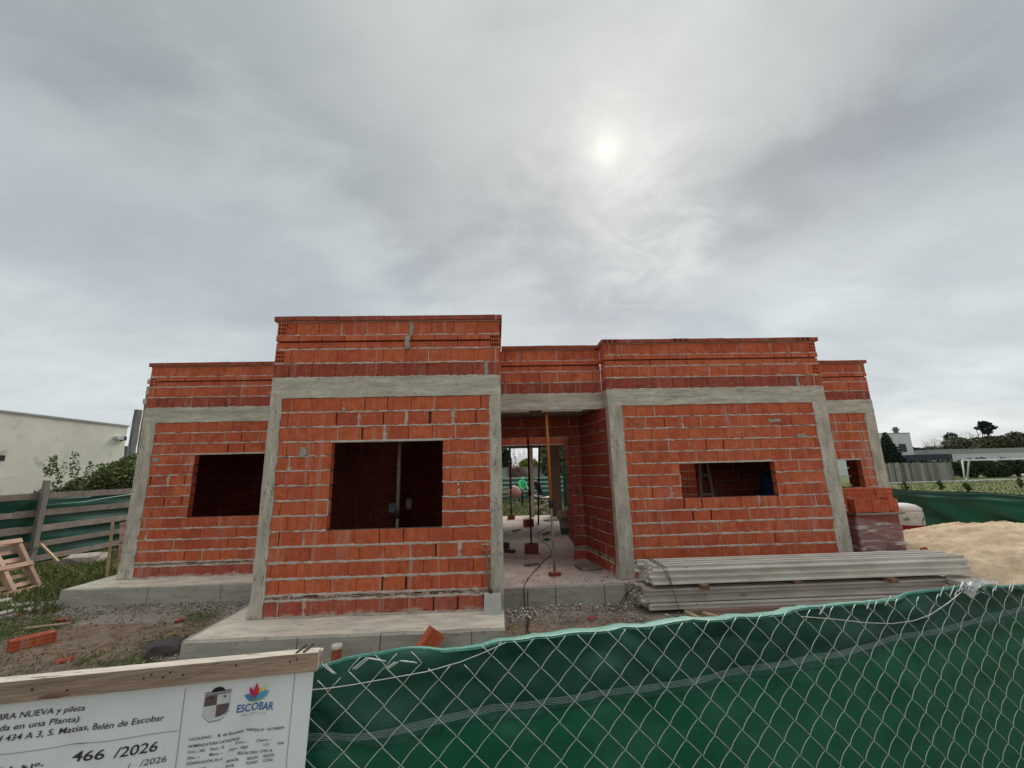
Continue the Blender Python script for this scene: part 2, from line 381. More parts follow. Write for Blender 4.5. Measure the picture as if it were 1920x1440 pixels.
def ground():
    xs = np.concatenate([[-900, -400, -180, -90, -50, -30, -20, -15], np.arange(-12, 15.01, .14), [17, 20, 24, 30, 40, 55, 80, 120, 200, 400, 900]])
    ys = np.concatenate([[-900, -300, -100, -40, -20, -12, -9], np.arange(-7, 13.01, .14), np.arange(13.5, 30, .8), [34, 40, 50, 70, 100, 160, 300, 900]])
    X, Y = np.meshgrid(xs, ys, indexing='ij')
    Z = np.full(X.shape, GZ) + (vnoise(X, Y, .6) * .02 + vnoise(X, Y, 2.7, 4) * .014 + vnoise(X, Y, 6, 9) * .006) - .01
    far = (X < -12) | (X > 15.2) | (Y > 13.2) | (Y < -7.2); Z[far] = GZ - .02
    V = np.stack([X, Y, Z], -1).reshape(-1, 3); ny = len(ys)
    i, j = np.meshgrid(np.arange(len(xs) - 1), np.arange(ny - 1), indexing='ij'); a = (i * ny + j).ravel()
    F = np.stack([a, a + ny, a + ny + 1, a + 1], -1)
    m = bpy.data.materials.new('yard_soil'); m.use_nodes = True; t = m.node_tree; L = t.links.new; b = t.nodes['Principled BSDF']
    b.inputs['Roughness'].default_value = .97; b.inputs['Specular IOR Level'].default_value = .1
    g = t.nodes.new('ShaderNodeNewGeometry')
    def noi(s, d=6, rg=.65):
        n = t.nodes.new('ShaderNodeTexNoise'); n.inputs['Scale'].default_value = s; n.inputs['Detail'].default_value = d; n.inputs['Roughness'].default_value = rg
        L(g.outputs['Position'], n.inputs['Vector']); return n.outputs['Fac']
    def mx(f, a_, b_, mode='MIX'):
        x = t.nodes.new('ShaderNodeMix'); x.data_type = 'RGBA'; x.blend_type = mode
        for i_, v in ((0, f), (6, a_), (7, b_)):
            if isinstance(v, (int, float)): x.inputs[i_].default_value = v
            elif isinstance(v, tuple): x.inputs[i_].default_value = (*v, 1)
            else: L(v, x.inputs[i_])
        return x.outputs[2]
    def rg_(x, a_, b_, c=0., d=1.):
        r = t.nodes.new('ShaderNodeMapRange'); L(x, r.inputs[0])
        for i_, v in enumerate((a_, b_, c, d)): r.inputs[i_ + 1].default_value = v
        return r.outputs[0]
    def mt(op, a_, b_):
        n = t.nodes.new('ShaderNodeMath'); n.operation = op; n.use_clamp = True
        for i_, v in enumerate((a_, b_)):
            if isinstance(v, (int, float)): n.inputs[i_].default_value = v
            else: L(v, n.inputs[i_])
        return n.outputs[0]
    at = t.nodes.new('ShaderNodeAttribute'); at.attribute_name = 'zone'; sp = t.nodes.new('ShaderNodeSeparateColor'); L(at.outputs['Color'], sp.inputs[0])
    soil = rampc(t, L, noi(5, 8), [(.3, (.24, .18, .135)), (.5, (.36, .275, .21)), (.7, (.50, .40, .315))])
    red = rampc(t, L, noi(2.2, 5), [(.48, (1, 1, 1)), (.66, (1.06, .88, .78))]); soil = mx(1., soil, red, 'MULTIPLY')
    grv = rampc(t, L, noi(55, 5, .75), [(.3, (.22, .19, .165)), (.5, (.44, .39, .345)), (.7, (.68, .62, .55))])
    grs = rampc(t, L, noi(14, 8), [(.3, (.06, .085, .03)), (.5, (.12, .15, .055)), (.7, (.20, .21, .09))])
    gf = mt('MULTIPLY', rg_(mt('ADD', sp.outputs[0], mt('MULTIPLY', noi(9, 6), .8)), .78, 1.02), 1.)
    c = mx(rg_(mt('ADD', sp.outputs[1], mt('MULTIPLY', noi(6, 6), .7)), .6, 1.), soil, grv)
    c = mx(gf, c, grs)
    spk = rg_(noi(48, 3), .66, .70); c = mx(mt('MULTIPLY', spk, mt('SUBTRACT', 1., sp.outputs[0])), c, (.56, .52, .46))
    L(c, b.inputs['Base Color'])
    bp = t.nodes.new('ShaderNodeBump'); bp.inputs['Strength'].default_value = 1.; bp.inputs['Distance'].default_value = .05
    L(noi(20, 9, .75), bp.inputs['Height']); L(bp.outputs[0], b.inputs['Normal'])
    o = npmesh('ground', V, F, m, kind='structure')
    me = o.data; at2 = me.color_attributes.new('zone', 'FLOAT_COLOR', 'POINT')
    C_ = np.zeros((len(V), 4), np.float32); C_[:, 3] = 1
    for k, (x, y, z) in enumerate(V):
        C_[k, 0] = grass_amount(x, y)
        gr = 0
        if -4.9 < x < 0 and .95 < y < 1.9: gr = .9
        if -.85 < x < -.25 and -.9 < y < 1.9: gr = .85
        if -6.3 < x < -4.0 and 1.3 < y < 2.6: gr = .9
        if 3.2 < x < 5.6 and .3 < y < 1.2: gr = .55
        if 4.9 < x < 12 and -.4 < y < 1.2: gr = .45
        if -.8 < x < 3.5 and -1.2 < y < -.6: gr = .7
        if 2.4 < x < 5.6 and y < .4: gr = max(gr, .2)
        C_[k, 1] = gr
    at2.data.foreach_set('color', C_.ravel())
    me.polygons.foreach_set('use_smooth', [True] * len(me.polygons))
ground()

# grass blades (nobody could count them)
def blades(spots, hgt, wid, lean=.5):
    """spots: (n,3) roots -> one triangle-ish quad blade each"""
    n = len(spots); a = NP.uniform(0, 2 * math.pi, n); h = hgt * NP.uniform(.5, 1.25, n); w_ = wid * NP.uniform(.6, 1.4, n)
    d = np.stack([np.cos(a), np.sin(a), np.zeros(n)], -1); p = np.stack([-np.sin(a), np.cos(a), np.zeros(n)], -1)
    ln = NP.uniform(.1, lean, n)[:, None] * h[:, None]; up = np.stack([np.zeros(n)] * 2 + [h], -1)
    v0 = spots - d * w_[:, None] / 2; v1 = spots + d * w_[:, None] / 2
    v2 = spots + up * .6 + p * ln * .4 + d * w_[:, None] * .35; v3 = spots + up + p * ln * 1.2
    V = np.stack([v0, v1, v2, v3], 1).reshape(-1, 3); F = np.arange(n * 4).reshape(-1, 4); return V, F
def scatter(x0, x1, y0, y1, n, thr=0.):
    P = []
    X = NP.uniform(x0, x1, n); Y = NP.uniform(y0, y1, n)
    for x, y in zip(X, Y):
        g_ = grass_amount(x, y) + .25 * noise.noise((x * 7, y * 7, 8))
        if NP.random() < (g_ - thr) * 1.5: P.append((x, y, GZ - .012))
    return np.array(P)
M_GRASS = mat('grass_blade', (.085, .125, .03), (.16, .19, .06), 3, .8, rnd=.35, hue2=(.30, .27, .13))
def grass():
    P = [scatter(-8.2, -3.9, 1.5, 9, 26000)]; 
    V, F = blades(P[0], .12, .012, .8)
    npmesh('lush_grass', V, F, M_GRASS, kind='stuff', label='thick green grass along the left plank fence', category='grass')
    P = scatter(-7.5, .2, -3.5, 2.3, 48000, .12); V, F = blades(P, .045, .007, 1.2)
    npmesh('thin_grass', V, F, M_GRASS, kind='stuff', label='thin trampled grass in the front yard soil', category='grass')
    P = scatter(2.5, 9, 12.3, 24, 9000); V, F = blades(P, .14, .025, .8)
    npmesh('back_yard_grass', V, F, M_GRASS, kind='stuff', label='weedy grass behind the house seen through the doorway', category='grass')
    n = 40000; X = NP.uniform(14.6, 60, n); Y = NP.uniform(-1, 34, n)
    P = np.stack([X, Y, np.full(n, GZ - .02)], -1); dist = np.hypot(X - 3.2, Y + 5.9)
    keep = NP.random(n) < np.clip(28 / dist - .35, .25, 1); P = P[keep]
    V, F = blades(P, .15, .06, .8)
    npmesh('field_grass', V, F, M_GRASS, kind='stuff', label='rough grass of the open field right of the site', category='grass')
grass()

# ------------------------------------------------------------------ the brick house
HOUSE = thing('brick_house', 'unfinished single-storey house of orange hollow bricks with grey concrete frame', 'house', (4., 2., 0))
BR = []            # every brick: frame, s, d, z ranges, kind
MORT = MB(); CORE = MB()
ROWS = [(0., .2, 'base'), (.2, .27, 'damp')] + [(.27 + .2 * k, .47 + .2 * k, 'row') for k in range(10)] + [(2.27 + .21 * k, 2.48 + .21 * k, 'row') for k in range(3)]
ROWS[-1] = (2.69, 2.905, 'row')
PAR = [(3.2, 3.415, 'red'), (3.415, 3.63, 'row3'), (3.63, 3.845, 'half'), (3.845, 4.06, 'row1')]
class Fr:
    def __init__(s, p, d): s.p = Vector((p[0], p[1], 0)); s.d = Vector((d[0], d[1], 0)).normalized(); s.n = Vector((s.d.y, -s.d.x, 0))
    def w(s, a, dep, z): v = s.p + s.d * a - s.n * dep; return (v.x, v.y, z)
def fbox(mb, fr, s0, s1, d0, d1, z0, z1, j=0.):
    c = (Vector(fr.w(s0, d0, z0)) + Vector(fr.w(s1, d1, z1))) / 2
    mb.obox(c, fr.d * (s1 - s0) / 2, fr.n * (d1 - d0) / 2, Vector((0, 0, (z1 - z0) / 2)), j=j)
def bed(fr, s0, s1, z, vis=True, th=.010):
    """a squeezed-out bed of mortar along one joint"""
    n = max(1, int((s1 - s0) / .028)) if vis else 1
    A = []
    for i in range(n + 1):
        s = s0 + (s1 - s0) * i / n; q = Vector(fr.w(s, 0, z))
        if vis:
            e = noise.noise(q * 9); e2 = noise.noise(q * 23 + Vector((5, 0, 0)))
            pr = .004 + .008 * e + .007 * e2; t1 = th * .85 + .010 * e2 + .009 * noise.noise(q * 13); t0 = th * .75 + .013 * e + .008 * noise.noise(q * 35)
            pr = max(-.006, pr); t1 = max(.004, t1); t0 = max(.004, t0)
        else: pr, t0, t1 = -.022, th * .5, th * .5
        A += [fr.w(s, .04, z + t1 * .9), fr.w(s, -pr + .004, z + t1), fr.w(s, -pr, z + t1 * .4), fr.w(s, -pr, z - t0 * .5), fr.w(s, -pr + .004, z - t0), fr.w(s, .04, z - t0 * .9)]
    F = []
    for i in range(n):
        for k in range(5): F.append((i * 6 + k, i * 6 + k + 1, i * 6 + 6 + k + 1, i * 6 + 6 + k))
    MORT.add(A, F)
def wall(p, d, L_, rows, opens=(), vis=True, ends='', dep=.125, lo=0., hi=None, seed=1, gapp=.10, holes=None):
    fr = Fr(p, d); rr = random.Random(seed); hi = L_ if hi is None else hi
    for ri, (z0, z1, kind) in enumerate(rows):
        segs = [(lo, hi)]
        for (a, b, c, e) in opens:
            if c < (z0 + z1) / 2 < e:
                segs = [q for (u, v) in segs for q in ((u, min(v, a)), (max(u, b), v)) if q[1] - q[0] > .03]
        for (u, v) in segs:
            fbox(CORE, fr, u + .004, v - .004, .05, .075, z0, z1)
            bed(fr, u, v, z0 if kind != 'damp' else z0 + .004, vis, (.0135 + (.007 if z0 < 1. else 0)) if kind != 'dark' else .006)
            if kind == 'damp':
                # rubble course of broken tile and mortar over the damp-proof layer
                s = u
                while s < v - .02:
                    l = rr.uniform(.05, .16); l = min(l, v - s)
                    BR.append((fr, s + .003, s + l - .004, rr.uniform(-.012, .014), dep, z0 + .010 + rr.uniform(0, .022), z1 - .006 - rr.uniform(0, .024), 'damp', 0, vis)); s += l
                continue
            for sd in 'LR':
                if holes and (kind, sd) in holes:
                    e0 = u if sd == 'L' else v - .135
                    BR.append((fr, e0 + .003, e0 + .131, rr.uniform(-.004, .004), dep, z0 + .007, z1 - .007, 'row', 1, vis))
                    if sd == 'L': u += .135
                    else: v -= .135
            first = .335 * (.5 if ri % 2 else 1.) * rr.uniform(.55, 1.0)
            s = u
            while s < v - .01:
                l = first if s == u else .335
                if s + l > v - .05: l = v - s
                g = .004 + rr.random() * .003
                filled = None
                if vis and rr.random() < gapp and l > .2 and s + l < v - .02: g = rr.uniform(.022, .052); filled = rr.random() < .45
                elif rr.random() < .13: filled = True
                hole = 0
                dj = rr.uniform(-.004, .004) if vis else 0.
                tz = rr.uniform(-.002, .002) if vis else 0.
                if kind == 'half':
                    BR.append((fr, s + .003, s + l - .003, dj, dep, z0 + .008, z0 + .108, 'thin', 0, vis))
                    BR.append((fr, s + .003, s + l - .004 - rr.random() * .004, dj - .022, dep, z0 + .128 + tz, z1 - .007, 'thin', 0, vis))
                else:
                    BR.append((fr, s + g / 2, s + l - g / 2, dj, dep, z0 + .011 + tz, z1 - .009 + tz, kind, hole, vis))
                if filled and kind != 'half':
                    gg = max(g, .012)
                    if gg < .014: fbox(MORT, fr, s + l - .007, s + l + .006, .001 + rr.uniform(-.005, .003), .03, z0, z1)
                    else:
                        for q in range(4):
                            zz = z0 + (z1 - z0) * q / 4; fbox(MORT, fr, s + l - gg / 2 - rr.uniform(0, .008), s + l + gg / 2 + rr.uniform(0, .006), rr.uniform(-.006, .012), .05, zz, zz + (z1 - z0) / 4 + .004, .003)
                s += l
        
def opening_trim(p, d, a, b, z1):
    fr = Fr(p, d); mb = MB(); fbox(mb, fr, a - .02, b + .02, -.004, .125, z1 - .016, z1 + .012, .002); mb.build('lintel', M_LINT, HOUSE)

ALL = ROWS
# facades (front faces look towards the street, -Y)
WA, WB, WD, WE = 2.5056, 0., 1.2828, 3.0552
wall((-3.82, WA), (1, 0), 3.82, ROWS, [(1.10, 3.2, 1.07, 2.27)], lo=.16, seed=3)
wall((-3.82, WA), (1, 0), 3.82, PAR, lo=.0, seed=4, gapp=.05, holes={('half', 'L')})
wall((0, WB), (1, 0), 3.305, ROWS, [(.91, 2.47, 1.07, 2.27)], lo=.12, hi=3.17, seed=7, gapp=.16)
wall((0, WB), (1, 0), 3.305, PAR, seed=8, gapp=.04, holes={('row1', 'L'), ('row3', 'L'), ('half', 'R')})
wall((3.305, 1.6282), (1, 0), 1.945, PAR, seed=9, gapp=.04)
wall((5.25, WD), (1, 0), 4.045, ROWS, [(1.19, 2.905, 1.27, 1.87)], lo=.22, hi=3.83, seed=12, gapp=.09)
wall((5.25, WD), (1, 0), 4.045, PAR, seed=13, gapp=.05, holes={('row1', 'L'), ('row3', 'L'), ('row1', 'R'), ('row3', 'R')})
wall((9.295, WE), (1, 0), 2.58, ROWS, [(.75, 2.05, 1.27, 1.87)], hi=2.37, seed=15)
wall((9.295, WE), (1, 0), 2.58, PAR, seed=16, gapp=.03)
# returns and side walls
wall((5.25, 1.6282), (0, -1), .3454, PAR, seed=21, gapp=0, lo=0, hi=.34)
wall((3.305, 0.17), (0, 1), 1.46, PAR, seed=22, gapp=0)
wall((3.305, 0.17), (0, 1), 5.2, ROWS, seed=23, gapp=0)
wall((0, WA), (0, -1), WA - .17, ROWS, seed=24, gapp=0, vis=False)
wall((0, WA), (0, -1), WA - .17, PAR, seed=25, gapp=0, vis=False)
wall((-3.82, 8.2), (0, -1), 8.2 - WA - .17, ROWS + PAR, seed=26, vis=False)
wall((9.295, WD + .17), (0, 1), WE - WD - .17, ROWS + PAR, seed=27, vis=False)
wall((11.875, WE + .17), (0, 1), 5., ROWS + PAR, [(.7, 2.3, .67, 2.27)], seed=28, vis=False)
# entrance: slanting side wall, cross wall with its doorway, second wall and rooms behind
d_ = Vector((5.03 - 5.235, 2.8 - 1.45)); 
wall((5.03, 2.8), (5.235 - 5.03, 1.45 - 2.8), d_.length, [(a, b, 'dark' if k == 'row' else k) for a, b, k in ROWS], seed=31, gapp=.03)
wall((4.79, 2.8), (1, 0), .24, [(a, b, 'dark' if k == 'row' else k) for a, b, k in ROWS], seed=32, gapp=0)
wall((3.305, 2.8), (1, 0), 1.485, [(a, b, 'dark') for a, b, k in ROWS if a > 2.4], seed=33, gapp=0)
wall((3.305, 5.5), (1, 0), 1.99, [r for r in ROWS if r[0] > 2.4], seed=34, gapp=0)
wall((5.27, 5.5), (1, 0), 6.4, ROWS, [(5.5, 6.5, -1, 2.3)], seed=35, vis=False)
wall((0.0, 7.8), (1, 0), 3.14, ROWS, seed=36, vis=False)
wall((-3.82, 8.2), (1, 0), 3.82, ROWS, seed=37, vis=False)
wall((0.19, .19), (0, 1), 7.6, ROWS, seed=38, vis=False)
wall((5.03, 3.2), (1, 0), 4.3, ROWS, [(1.97, 2.66, 0, 2.3)], seed=39, vis=False)
wall((5.27, 2.95), (0, 1), .4, ROWS, seed=40, vis=False)
wall((6.95, 5.0), (1, 0), 2.2, ROWS, seed=41, vis=True, gapp=0)
wall((5.25, 3.4), (0, 1), 2.1, ROWS, seed=42, vis=False)
wall((9.3, 8.0), (1, 0), 2.6, ROWS, seed=43, vis=False)

# pieces: the three hundred bricks that show largest are objects, all the rest one mesh
def unit_brick(seed, hole=False, cham=.004):
    rr = random.Random(seed); L_, D, H = .33, .17, .186
    mb = MB(); c = cham
    if not hole:
        def ring(y, k): return [(-L_ / 2 + k, y, -H / 2 + k), (L_ / 2 - k, y, -H / 2 + k), (L_ / 2 - k, y, H / 2 - k), (-L_ / 2 + k, y, H / 2 - k)]
        vs = ring(-D / 2, c) + ring(-D / 2 + c, 0) + ring(D / 2, 0)
        vs = [tuple(q + rr.uniform(-.0016, .0016) for q in v) for v in vs]
        fs = [(0, 1, 2, 3)] + [(i, i + 4, (i + 1) % 4 + 4, (i + 1) % 4) for i in range(4)] + [(i + 4, i + 8, (i + 1) % 4 + 8, (i + 1) % 4 + 4) for i in range(4)] + [(11, 10, 9, 8)]
        mb.add(vs, fs)
        return mb
    # brick laid end-on: nine open cells
    xs = []; n = 3; wl = .10
    e = [0]; cell = (1 - wl * (n + 1)) / n
    for i in range(n): e += [e[-1] + wl, e[-1] + wl + cell]
    e += [1.0]
    for i in range(len(e) - 1):
        for k in range(len(e) - 1):
            x0, x1 = -L_ / 2 + L_ * e[i], -L_ / 2 + L_ * e[i + 1]; z0, z1 = -H / 2 + H * e[k], -H / 2 + H * e[k + 1]
            if i % 2 and k % 2:
                y0, y1 = -D / 2, D / 2 - .03
                a = [(x0, y0, z0), (x1, y0, z0), (x1, y0, z1), (x0, y0, z1)]; b = [(x, y1, z) for x, _, z in a]
                mb.add(a + b, [(4, 5, 6, 7), (0, 4, 7, 3), (1, 2, 6, 5), (0, 1, 5, 4), (3, 7, 6, 2)])
            else: mb.add([(x0, -D / 2, z0), (x1, -D / 2, z0), (x1, -D / 2, z1), (x0, -D / 2, z1)], [(0, 1, 2, 3)])
    mb.add([(x, y, z) for x in (-L_ / 2, L_ / 2) for y in (-D / 2, D / 2) for z in (-H / 2, H / 2)], [(0, 1, 3, 2), (4, 6, 7, 5), (2, 3, 7, 6), (0, 2, 6, 4), (1, 5, 7, 3)])
    return mb
M_DARKB = brick_mat('brick_passage', [(.30, .062, .040), (.36, .078, .048), (.27, .060, .042)], .45, (.40, .34, .31))  # darker, redder brick for inner walls; the rooms' shade is put into the colour
M_RUBB = mat('rubble_course', (.46, .36, .30), (.24, .13, .10), 16, .95, .8, 60, .1, rnd=.35)
UB = [unit_brick(s) for s in range(4)]; UH = unit_brick(9, True)
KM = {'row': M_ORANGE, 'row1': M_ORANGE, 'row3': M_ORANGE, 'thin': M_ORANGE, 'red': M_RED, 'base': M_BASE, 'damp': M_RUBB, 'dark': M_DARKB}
MESHES = {}
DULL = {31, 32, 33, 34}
def brick_mesh(var, hole, kind):
    k = (var if not hole else 'h', KM[kind].name)
    if k not in MESHES: MESHES[k] = (UH if hole else UB[var]).mesh('brick', KM[kind])
    return MESHES[k]
def make_bricks():
    hl = Vector(HOUSE.location); items = []
    for b in BR:
        fr, s0, s1, d0, d1, z0, z1, kind, hole, vis = b
        c = (Vector(fr.w(s0, d0, z0)) + Vector(fr.w(s1, d1, z1))) / 2
        v = c - CAM; z = max(.5, v.dot(cf)); area = (s1 - s0) * (z1 - z0) * max(0, -(v.normalized().dot(fr.n))) / z ** 2
        x, y = v.dot(cr) / z, v.dot(cu) / z
        if not vis or abs(x) > 1.27 or kind == 'damp': area = 0
        items.append((area, c, b))
    items.sort(key=lambda q: -q[0])
    rest = {}
    for i, (area, c, b) in enumerate(items):
        fr, s0, s1, d0, d1, z0, z1, kind, hole, vis = b
        sc = Vector(((s1 - s0) / .33, (d1 - d0) / .17, (z1 - z0) / .186))
        ang = math.atan2(fr.d.y, fr.d.x); var = RN.randrange(4); rx = RN.uniform(-.004, .004) if vis else 0; rz = RN.uniform(-.006, .006) if vis else 0
        if i < 298 or hole:
            o = bpy.data.objects.new('hollow_brick_end' if hole else 'brick', brick_mesh(var, hole, kind)); COL.objects.link(o); o.parent = HOUSE
            o.location = c - hl; o.scale = sc; o.rotation_euler = (rx, RN.uniform(-.005, .005), ang + rz)
        else:
            src = UB[var]; Mx = Matrix.Translation(c) @ Matrix.Rotation(ang + rz, 4, 'Z') @ Matrix.Diagonal((*sc, 1))
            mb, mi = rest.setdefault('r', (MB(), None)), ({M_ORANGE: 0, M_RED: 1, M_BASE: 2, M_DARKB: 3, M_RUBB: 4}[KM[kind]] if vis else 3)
            mb[0].add([Mx @ Vector(v) for v in src.v], src.f, mi)
    rest['r'][0].build('brickwork', [M_ORANGE, M_RED, M_BASE, M_DARKB, M_RUBB], HOUSE, kind='stuff', label='the smaller, farther and inner bricks of the same orange walls')
make_bricks()
MORT.build('mortar', M_MORTAR, HOUSE, kind='stuff')
CORE.build('joint_core', M_CORE, HOUSE, kind='stuff')
opening_trim((0, WB), (1, 0), .91, 2.47, 2.27)
opening_trim((-3.82, WA), (1, 0), 1.10, 3.2, 2.27)
opening_trim((5.25, WD), (1, 0), 1.19, 2.905, 1.87)
opening_trim((9.295, WE), (1, 0), .75, 2.05, 1.87)
opening_trim((3.305, 5.5), (1, 0), 0., 1.95, 2.48)

def conc(name, *a, mat_=None, **k):
    mb = MB(); mb.rough(*a, **k); return mb.build(name, mat_ or M_CONC, HOUSE, smooth=True)
def column(x0, x1, y0, y1, flare=.03, fs=1):
    """column cast against the toothed brickwork: its edges wander over the bricks"""
    mb = MB(); nz = 90; nx = 6
    def edge(x, y, z, sgn):
        q = Vector((x, y, z)); e = .010 * noise.noise(q * 2.3) + .012 * noise.noise(q * 11.) + .007 * noise.noise(q * 29)
        tooth = .008 * noise.cell((x * 3, 0, z / .2))
        return x + sgn * (e + tooth + .012) if sgn else x
    rows_ = []
    for i in range(nz + 1):
        z = 2.91 * i / nz; fl = flare * max(0, 1 - z / .35) ** 2
        a = edge(x0, y0, z, -1 if x0 not in EDGE else 0) ; b = edge(x1, y0, z, 1 if x1 not in EDGE else 0)
        if x0 in EDGE: a -= fl + .004 * noise.noise((x0, z * 4, 1))
        if x1 in EDGE: b += .004 * noise.noise((x1, z * 4, 1)) + fl * .3
        r_ = []
        for k in range(nx + 1):
            x = a + (b - a) * k / nx; r_.append((x, y0 + .004 * noise.noise((x * 9, z * 5, 3)) + .0025 * noise.noise((x * 30, z * 22, 3)), z))
        r_.append((b, y1, z)); r_.append((a, y1, z)); rows_.append(r_)
    m_ = nx + 3; vs = [v for r_ in rows_ for v in r_]
    fs_ = [(i * m_ + k, i * m_ + (k + 1) % m_, (i + 1) * m_ + (k + 1) % m_, (i + 1) * m_ + k) for i in range(nz) for k in range(m_)]
    mb.add(vs, fs_); mb.build('concrete_column', M_CONC, HOUSE, smooth=False)
EDGE = {-3.82, 0., 3.307, 5.25, 9.297, 11.877}
column(-3.82, -3.57, WA - .012, WA + .2)
column(0., .155, -.012, .19, .045); column(3.15, 3.307, -.012, .19, .0)
column(5.25, 5.49, WD - .012, WD + .2); column(9.05, 9.297, WD - .012, WD + .2)
column(11.64, 11.877, WE - .012, WE + .2)
for a in ((-3.825, .0, WA - .01, WA + .19), (-.005, 3.31, -.010, .19), (3.315, 5.24, 1.618, 1.80), (5.245, 9.30, WD - .010, WD + .19), (9.31, 11.88, WE - .01, WE + .19)):
    conc('concrete_beam', *a, 2.9, 3.2, mat_=M_BEAM, st=.05, amp=.009, fr=6, fine=.003, groove=3.05)
conc('concrete_beam', 5.245, 5.43, WD + .2, 3.0, 2.9, 3.2, mat_=M_BEAM, st=.1)
conc('concrete_beam', 3.12, 3.31, .2, 3.0, 2.9, 3.2, mat_=M_BEAM, st=.1)
conc('concrete_beam', 11.69, 11.88, WE + .2, 8.2, 2.9, 3.2, mat_=M_BEAM, st=.2)
conc('concrete_beam', -3.825, -3.63, WA + .2, 8.2, 2.9, 3.2, mat_=M_BEAM, st=.2)
conc('concrete_beam', -.005, .19, .2, WA - .02, 2.9, 3.2, mat_=M_BEAM, st=.2)
conc('concrete_beam', 9.11, 9.30, WD + .2, WE - .02, 2.9, 3.2, mat_=M_BEAM, st=.2)
# roof slab pieces over the rooms
for a in ((-3.62, .0, WA + .2, 8.2), (.2, 3.11, .2, 8.0), (3.32, 5.24, 1.81, 4.3), (5.44, 9.1, WD + .2, 3.35), (5.44, 6.9, 3.36, 5.5), (9.12, 11.68, WE + .2, 8.2), (3.32, 8.2, 5.52, 11.3)):
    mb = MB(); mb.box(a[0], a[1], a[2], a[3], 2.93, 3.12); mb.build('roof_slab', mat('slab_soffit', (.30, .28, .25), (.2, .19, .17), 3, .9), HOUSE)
# coping bricks along every parapet
CP = [Fr((-3.86, WA - .045), (1, 0)), Fr((-.045, -.045), (1, 0)), Fr((3.36, 1.583), (1, 0)), Fr((5.205, WD - .045), (1, 0)), Fr((9.34, WE - .045), (1, 0))]
CL = [3.81, 3.395, 1.84, 4.135, 2.58]
cmesh = unit_brick(5, False, .006).mesh('coping_brick', M_COPE)
hmesh = unit_brick(6, True).mesh('coping_brick', M_COPE)
def coping(fr, L_, w_=.26, endhole=False, z0=4.067):
    s = 0.
    while s < L_ - .02:
        l = .335 if s else .335 * RN.uniform(.8, 1.)
        if s + l > L_ - .06: l = L_ - s
        h = RN.random() < .04
        o = bpy.data.objects.new('coping_brick', hmesh if h else cmesh); COL.objects.link(o); o.parent = HOUSE
        z = z0 + .035 + RN.uniform(-.0025, .0025)
        o.location = Vector(fr.w(s + l / 2, w_ / 2, z)) - Vector(HOUSE.location)
        o.scale = ((l - .004) / .33, w_ / .17, .072 / .186); o.rotation_euler = (RN.uniform(-.006, .006), RN.uniform(-.005, .005), math.atan2(fr.d.y, fr.d.x) + RN.uniform(-.006, .006))
        s += l
    mb = MB(); fbox(mb, fr, .03, L_ - .03, .035, w_ - .03, z0 - .012, z0 + .004); mb.build('mortar_bed', M_MORTAR, HOUSE)
for fr, L_ in zip(CP, CL): coping(fr, L_)
coping(Fr((5.205, 1.84), (0, -1)), .34, .25); coping(Fr((3.35, .22), (0, 1)), 1.35, .25)
for (p, q, L_) in (((-.045, WA - .06), (0, -1), WA - .28), ((-3.86, 8.2), (0, -1), 5.45), ((9.34, WD + .22), (0, 1), 1.5), ((11.92, WE + .22), (0, 1), 4.9)): coping(Fr(p, q), L_, .25)
# toothed ends of the left parapet
for z in (3.24, 3.45, 3.66):
    mb = MB(); mb.rough(-3.87 - RN.uniform(0, .04), -3.80, WA + .02, WA + .15, z + .05, z + .16, .04, .012, 14); mb.build('mortar_lump', M_MORTAR, HOUSE)
# mortar patches and holes
for (x, y, z, wx, wz) in ((.52, -.012, 2.13, .09, .13), (1.05, -.012, 2.72, .05, .06), (1.98, -.008, 3.94, .06, .2), (1.93, -.032, 3.72, .07, .2), (-3.46, WA - .012, 2.17, .13, .07), (8.27, WD - .012, 2.58, .22, .06), (8.72, WD - .012, 2.30, .15, .06), (3.10, -.01, 3.31, .05, .2), (8.83, WD - .012, 3.3, .05, .18)):
    mb = MB(); mb.rough(x - wx / 2, x + wx / 2, y, y + .03, z - wz / 2, z + wz / 2, .02, .016, 22, fine=.004); mb.build('mortar_patch', mat('patch_mortar', (.42, .40, .35), (.3, .29, .26), 16, .95, .8, 60), HOUSE)

# slabs: house floor, entrance step and the aprons with their shuttered edge
def slabp(name, x0, x1, y0, y1, z1, mat_, z0=GZ - .05, st=.16):
    mb = MB(); mb.rough(x0, x1, y0, y1, z0, z1, st, .008, 2.2); return mb.build(name, mat_, HOUSE, smooth=False)
slabp('apron_slab', -.33, 3.30, -.62, -.02, -.002, M_SLAB)
slabp('apron_slab', -.33, -.015, -.02, 1.92, -.003, M_SLAB)
slabp('apron_slab', -4.18, -.02, 1.93, WA - .01, -.004, M_SLAB)
slabp('apron_slab', -4.18, -3.84, WA, 8.3, -.003, M_SLAB, st=.3)
slabp('entrance_slab', 3.31, 5.24, 1.08, 2.0, -.003, M_FLOOR)
slabp('entrance_slab', 5.25, 9.6, 1.08, WD + .1, -.006, M_FLOOR, st=.3)
slabp('floor_slab', -3.7, 11.8, WA + .2, 8.2, -.012, M_FLOOR, st=.25)
slabp('floor_slab', .1, 3.2, .15, WA + .2, -.014, M_FLOOR, st=.25)
slabp('floor_slab', 3.2, 9.2, 1.9, WA + .2, -.014, M_FLOOR, st=.25)
slabp('floor_slab', 2.9, 8.4, 8.2, 11.4, -.016, M_FLOOR, st=.3)
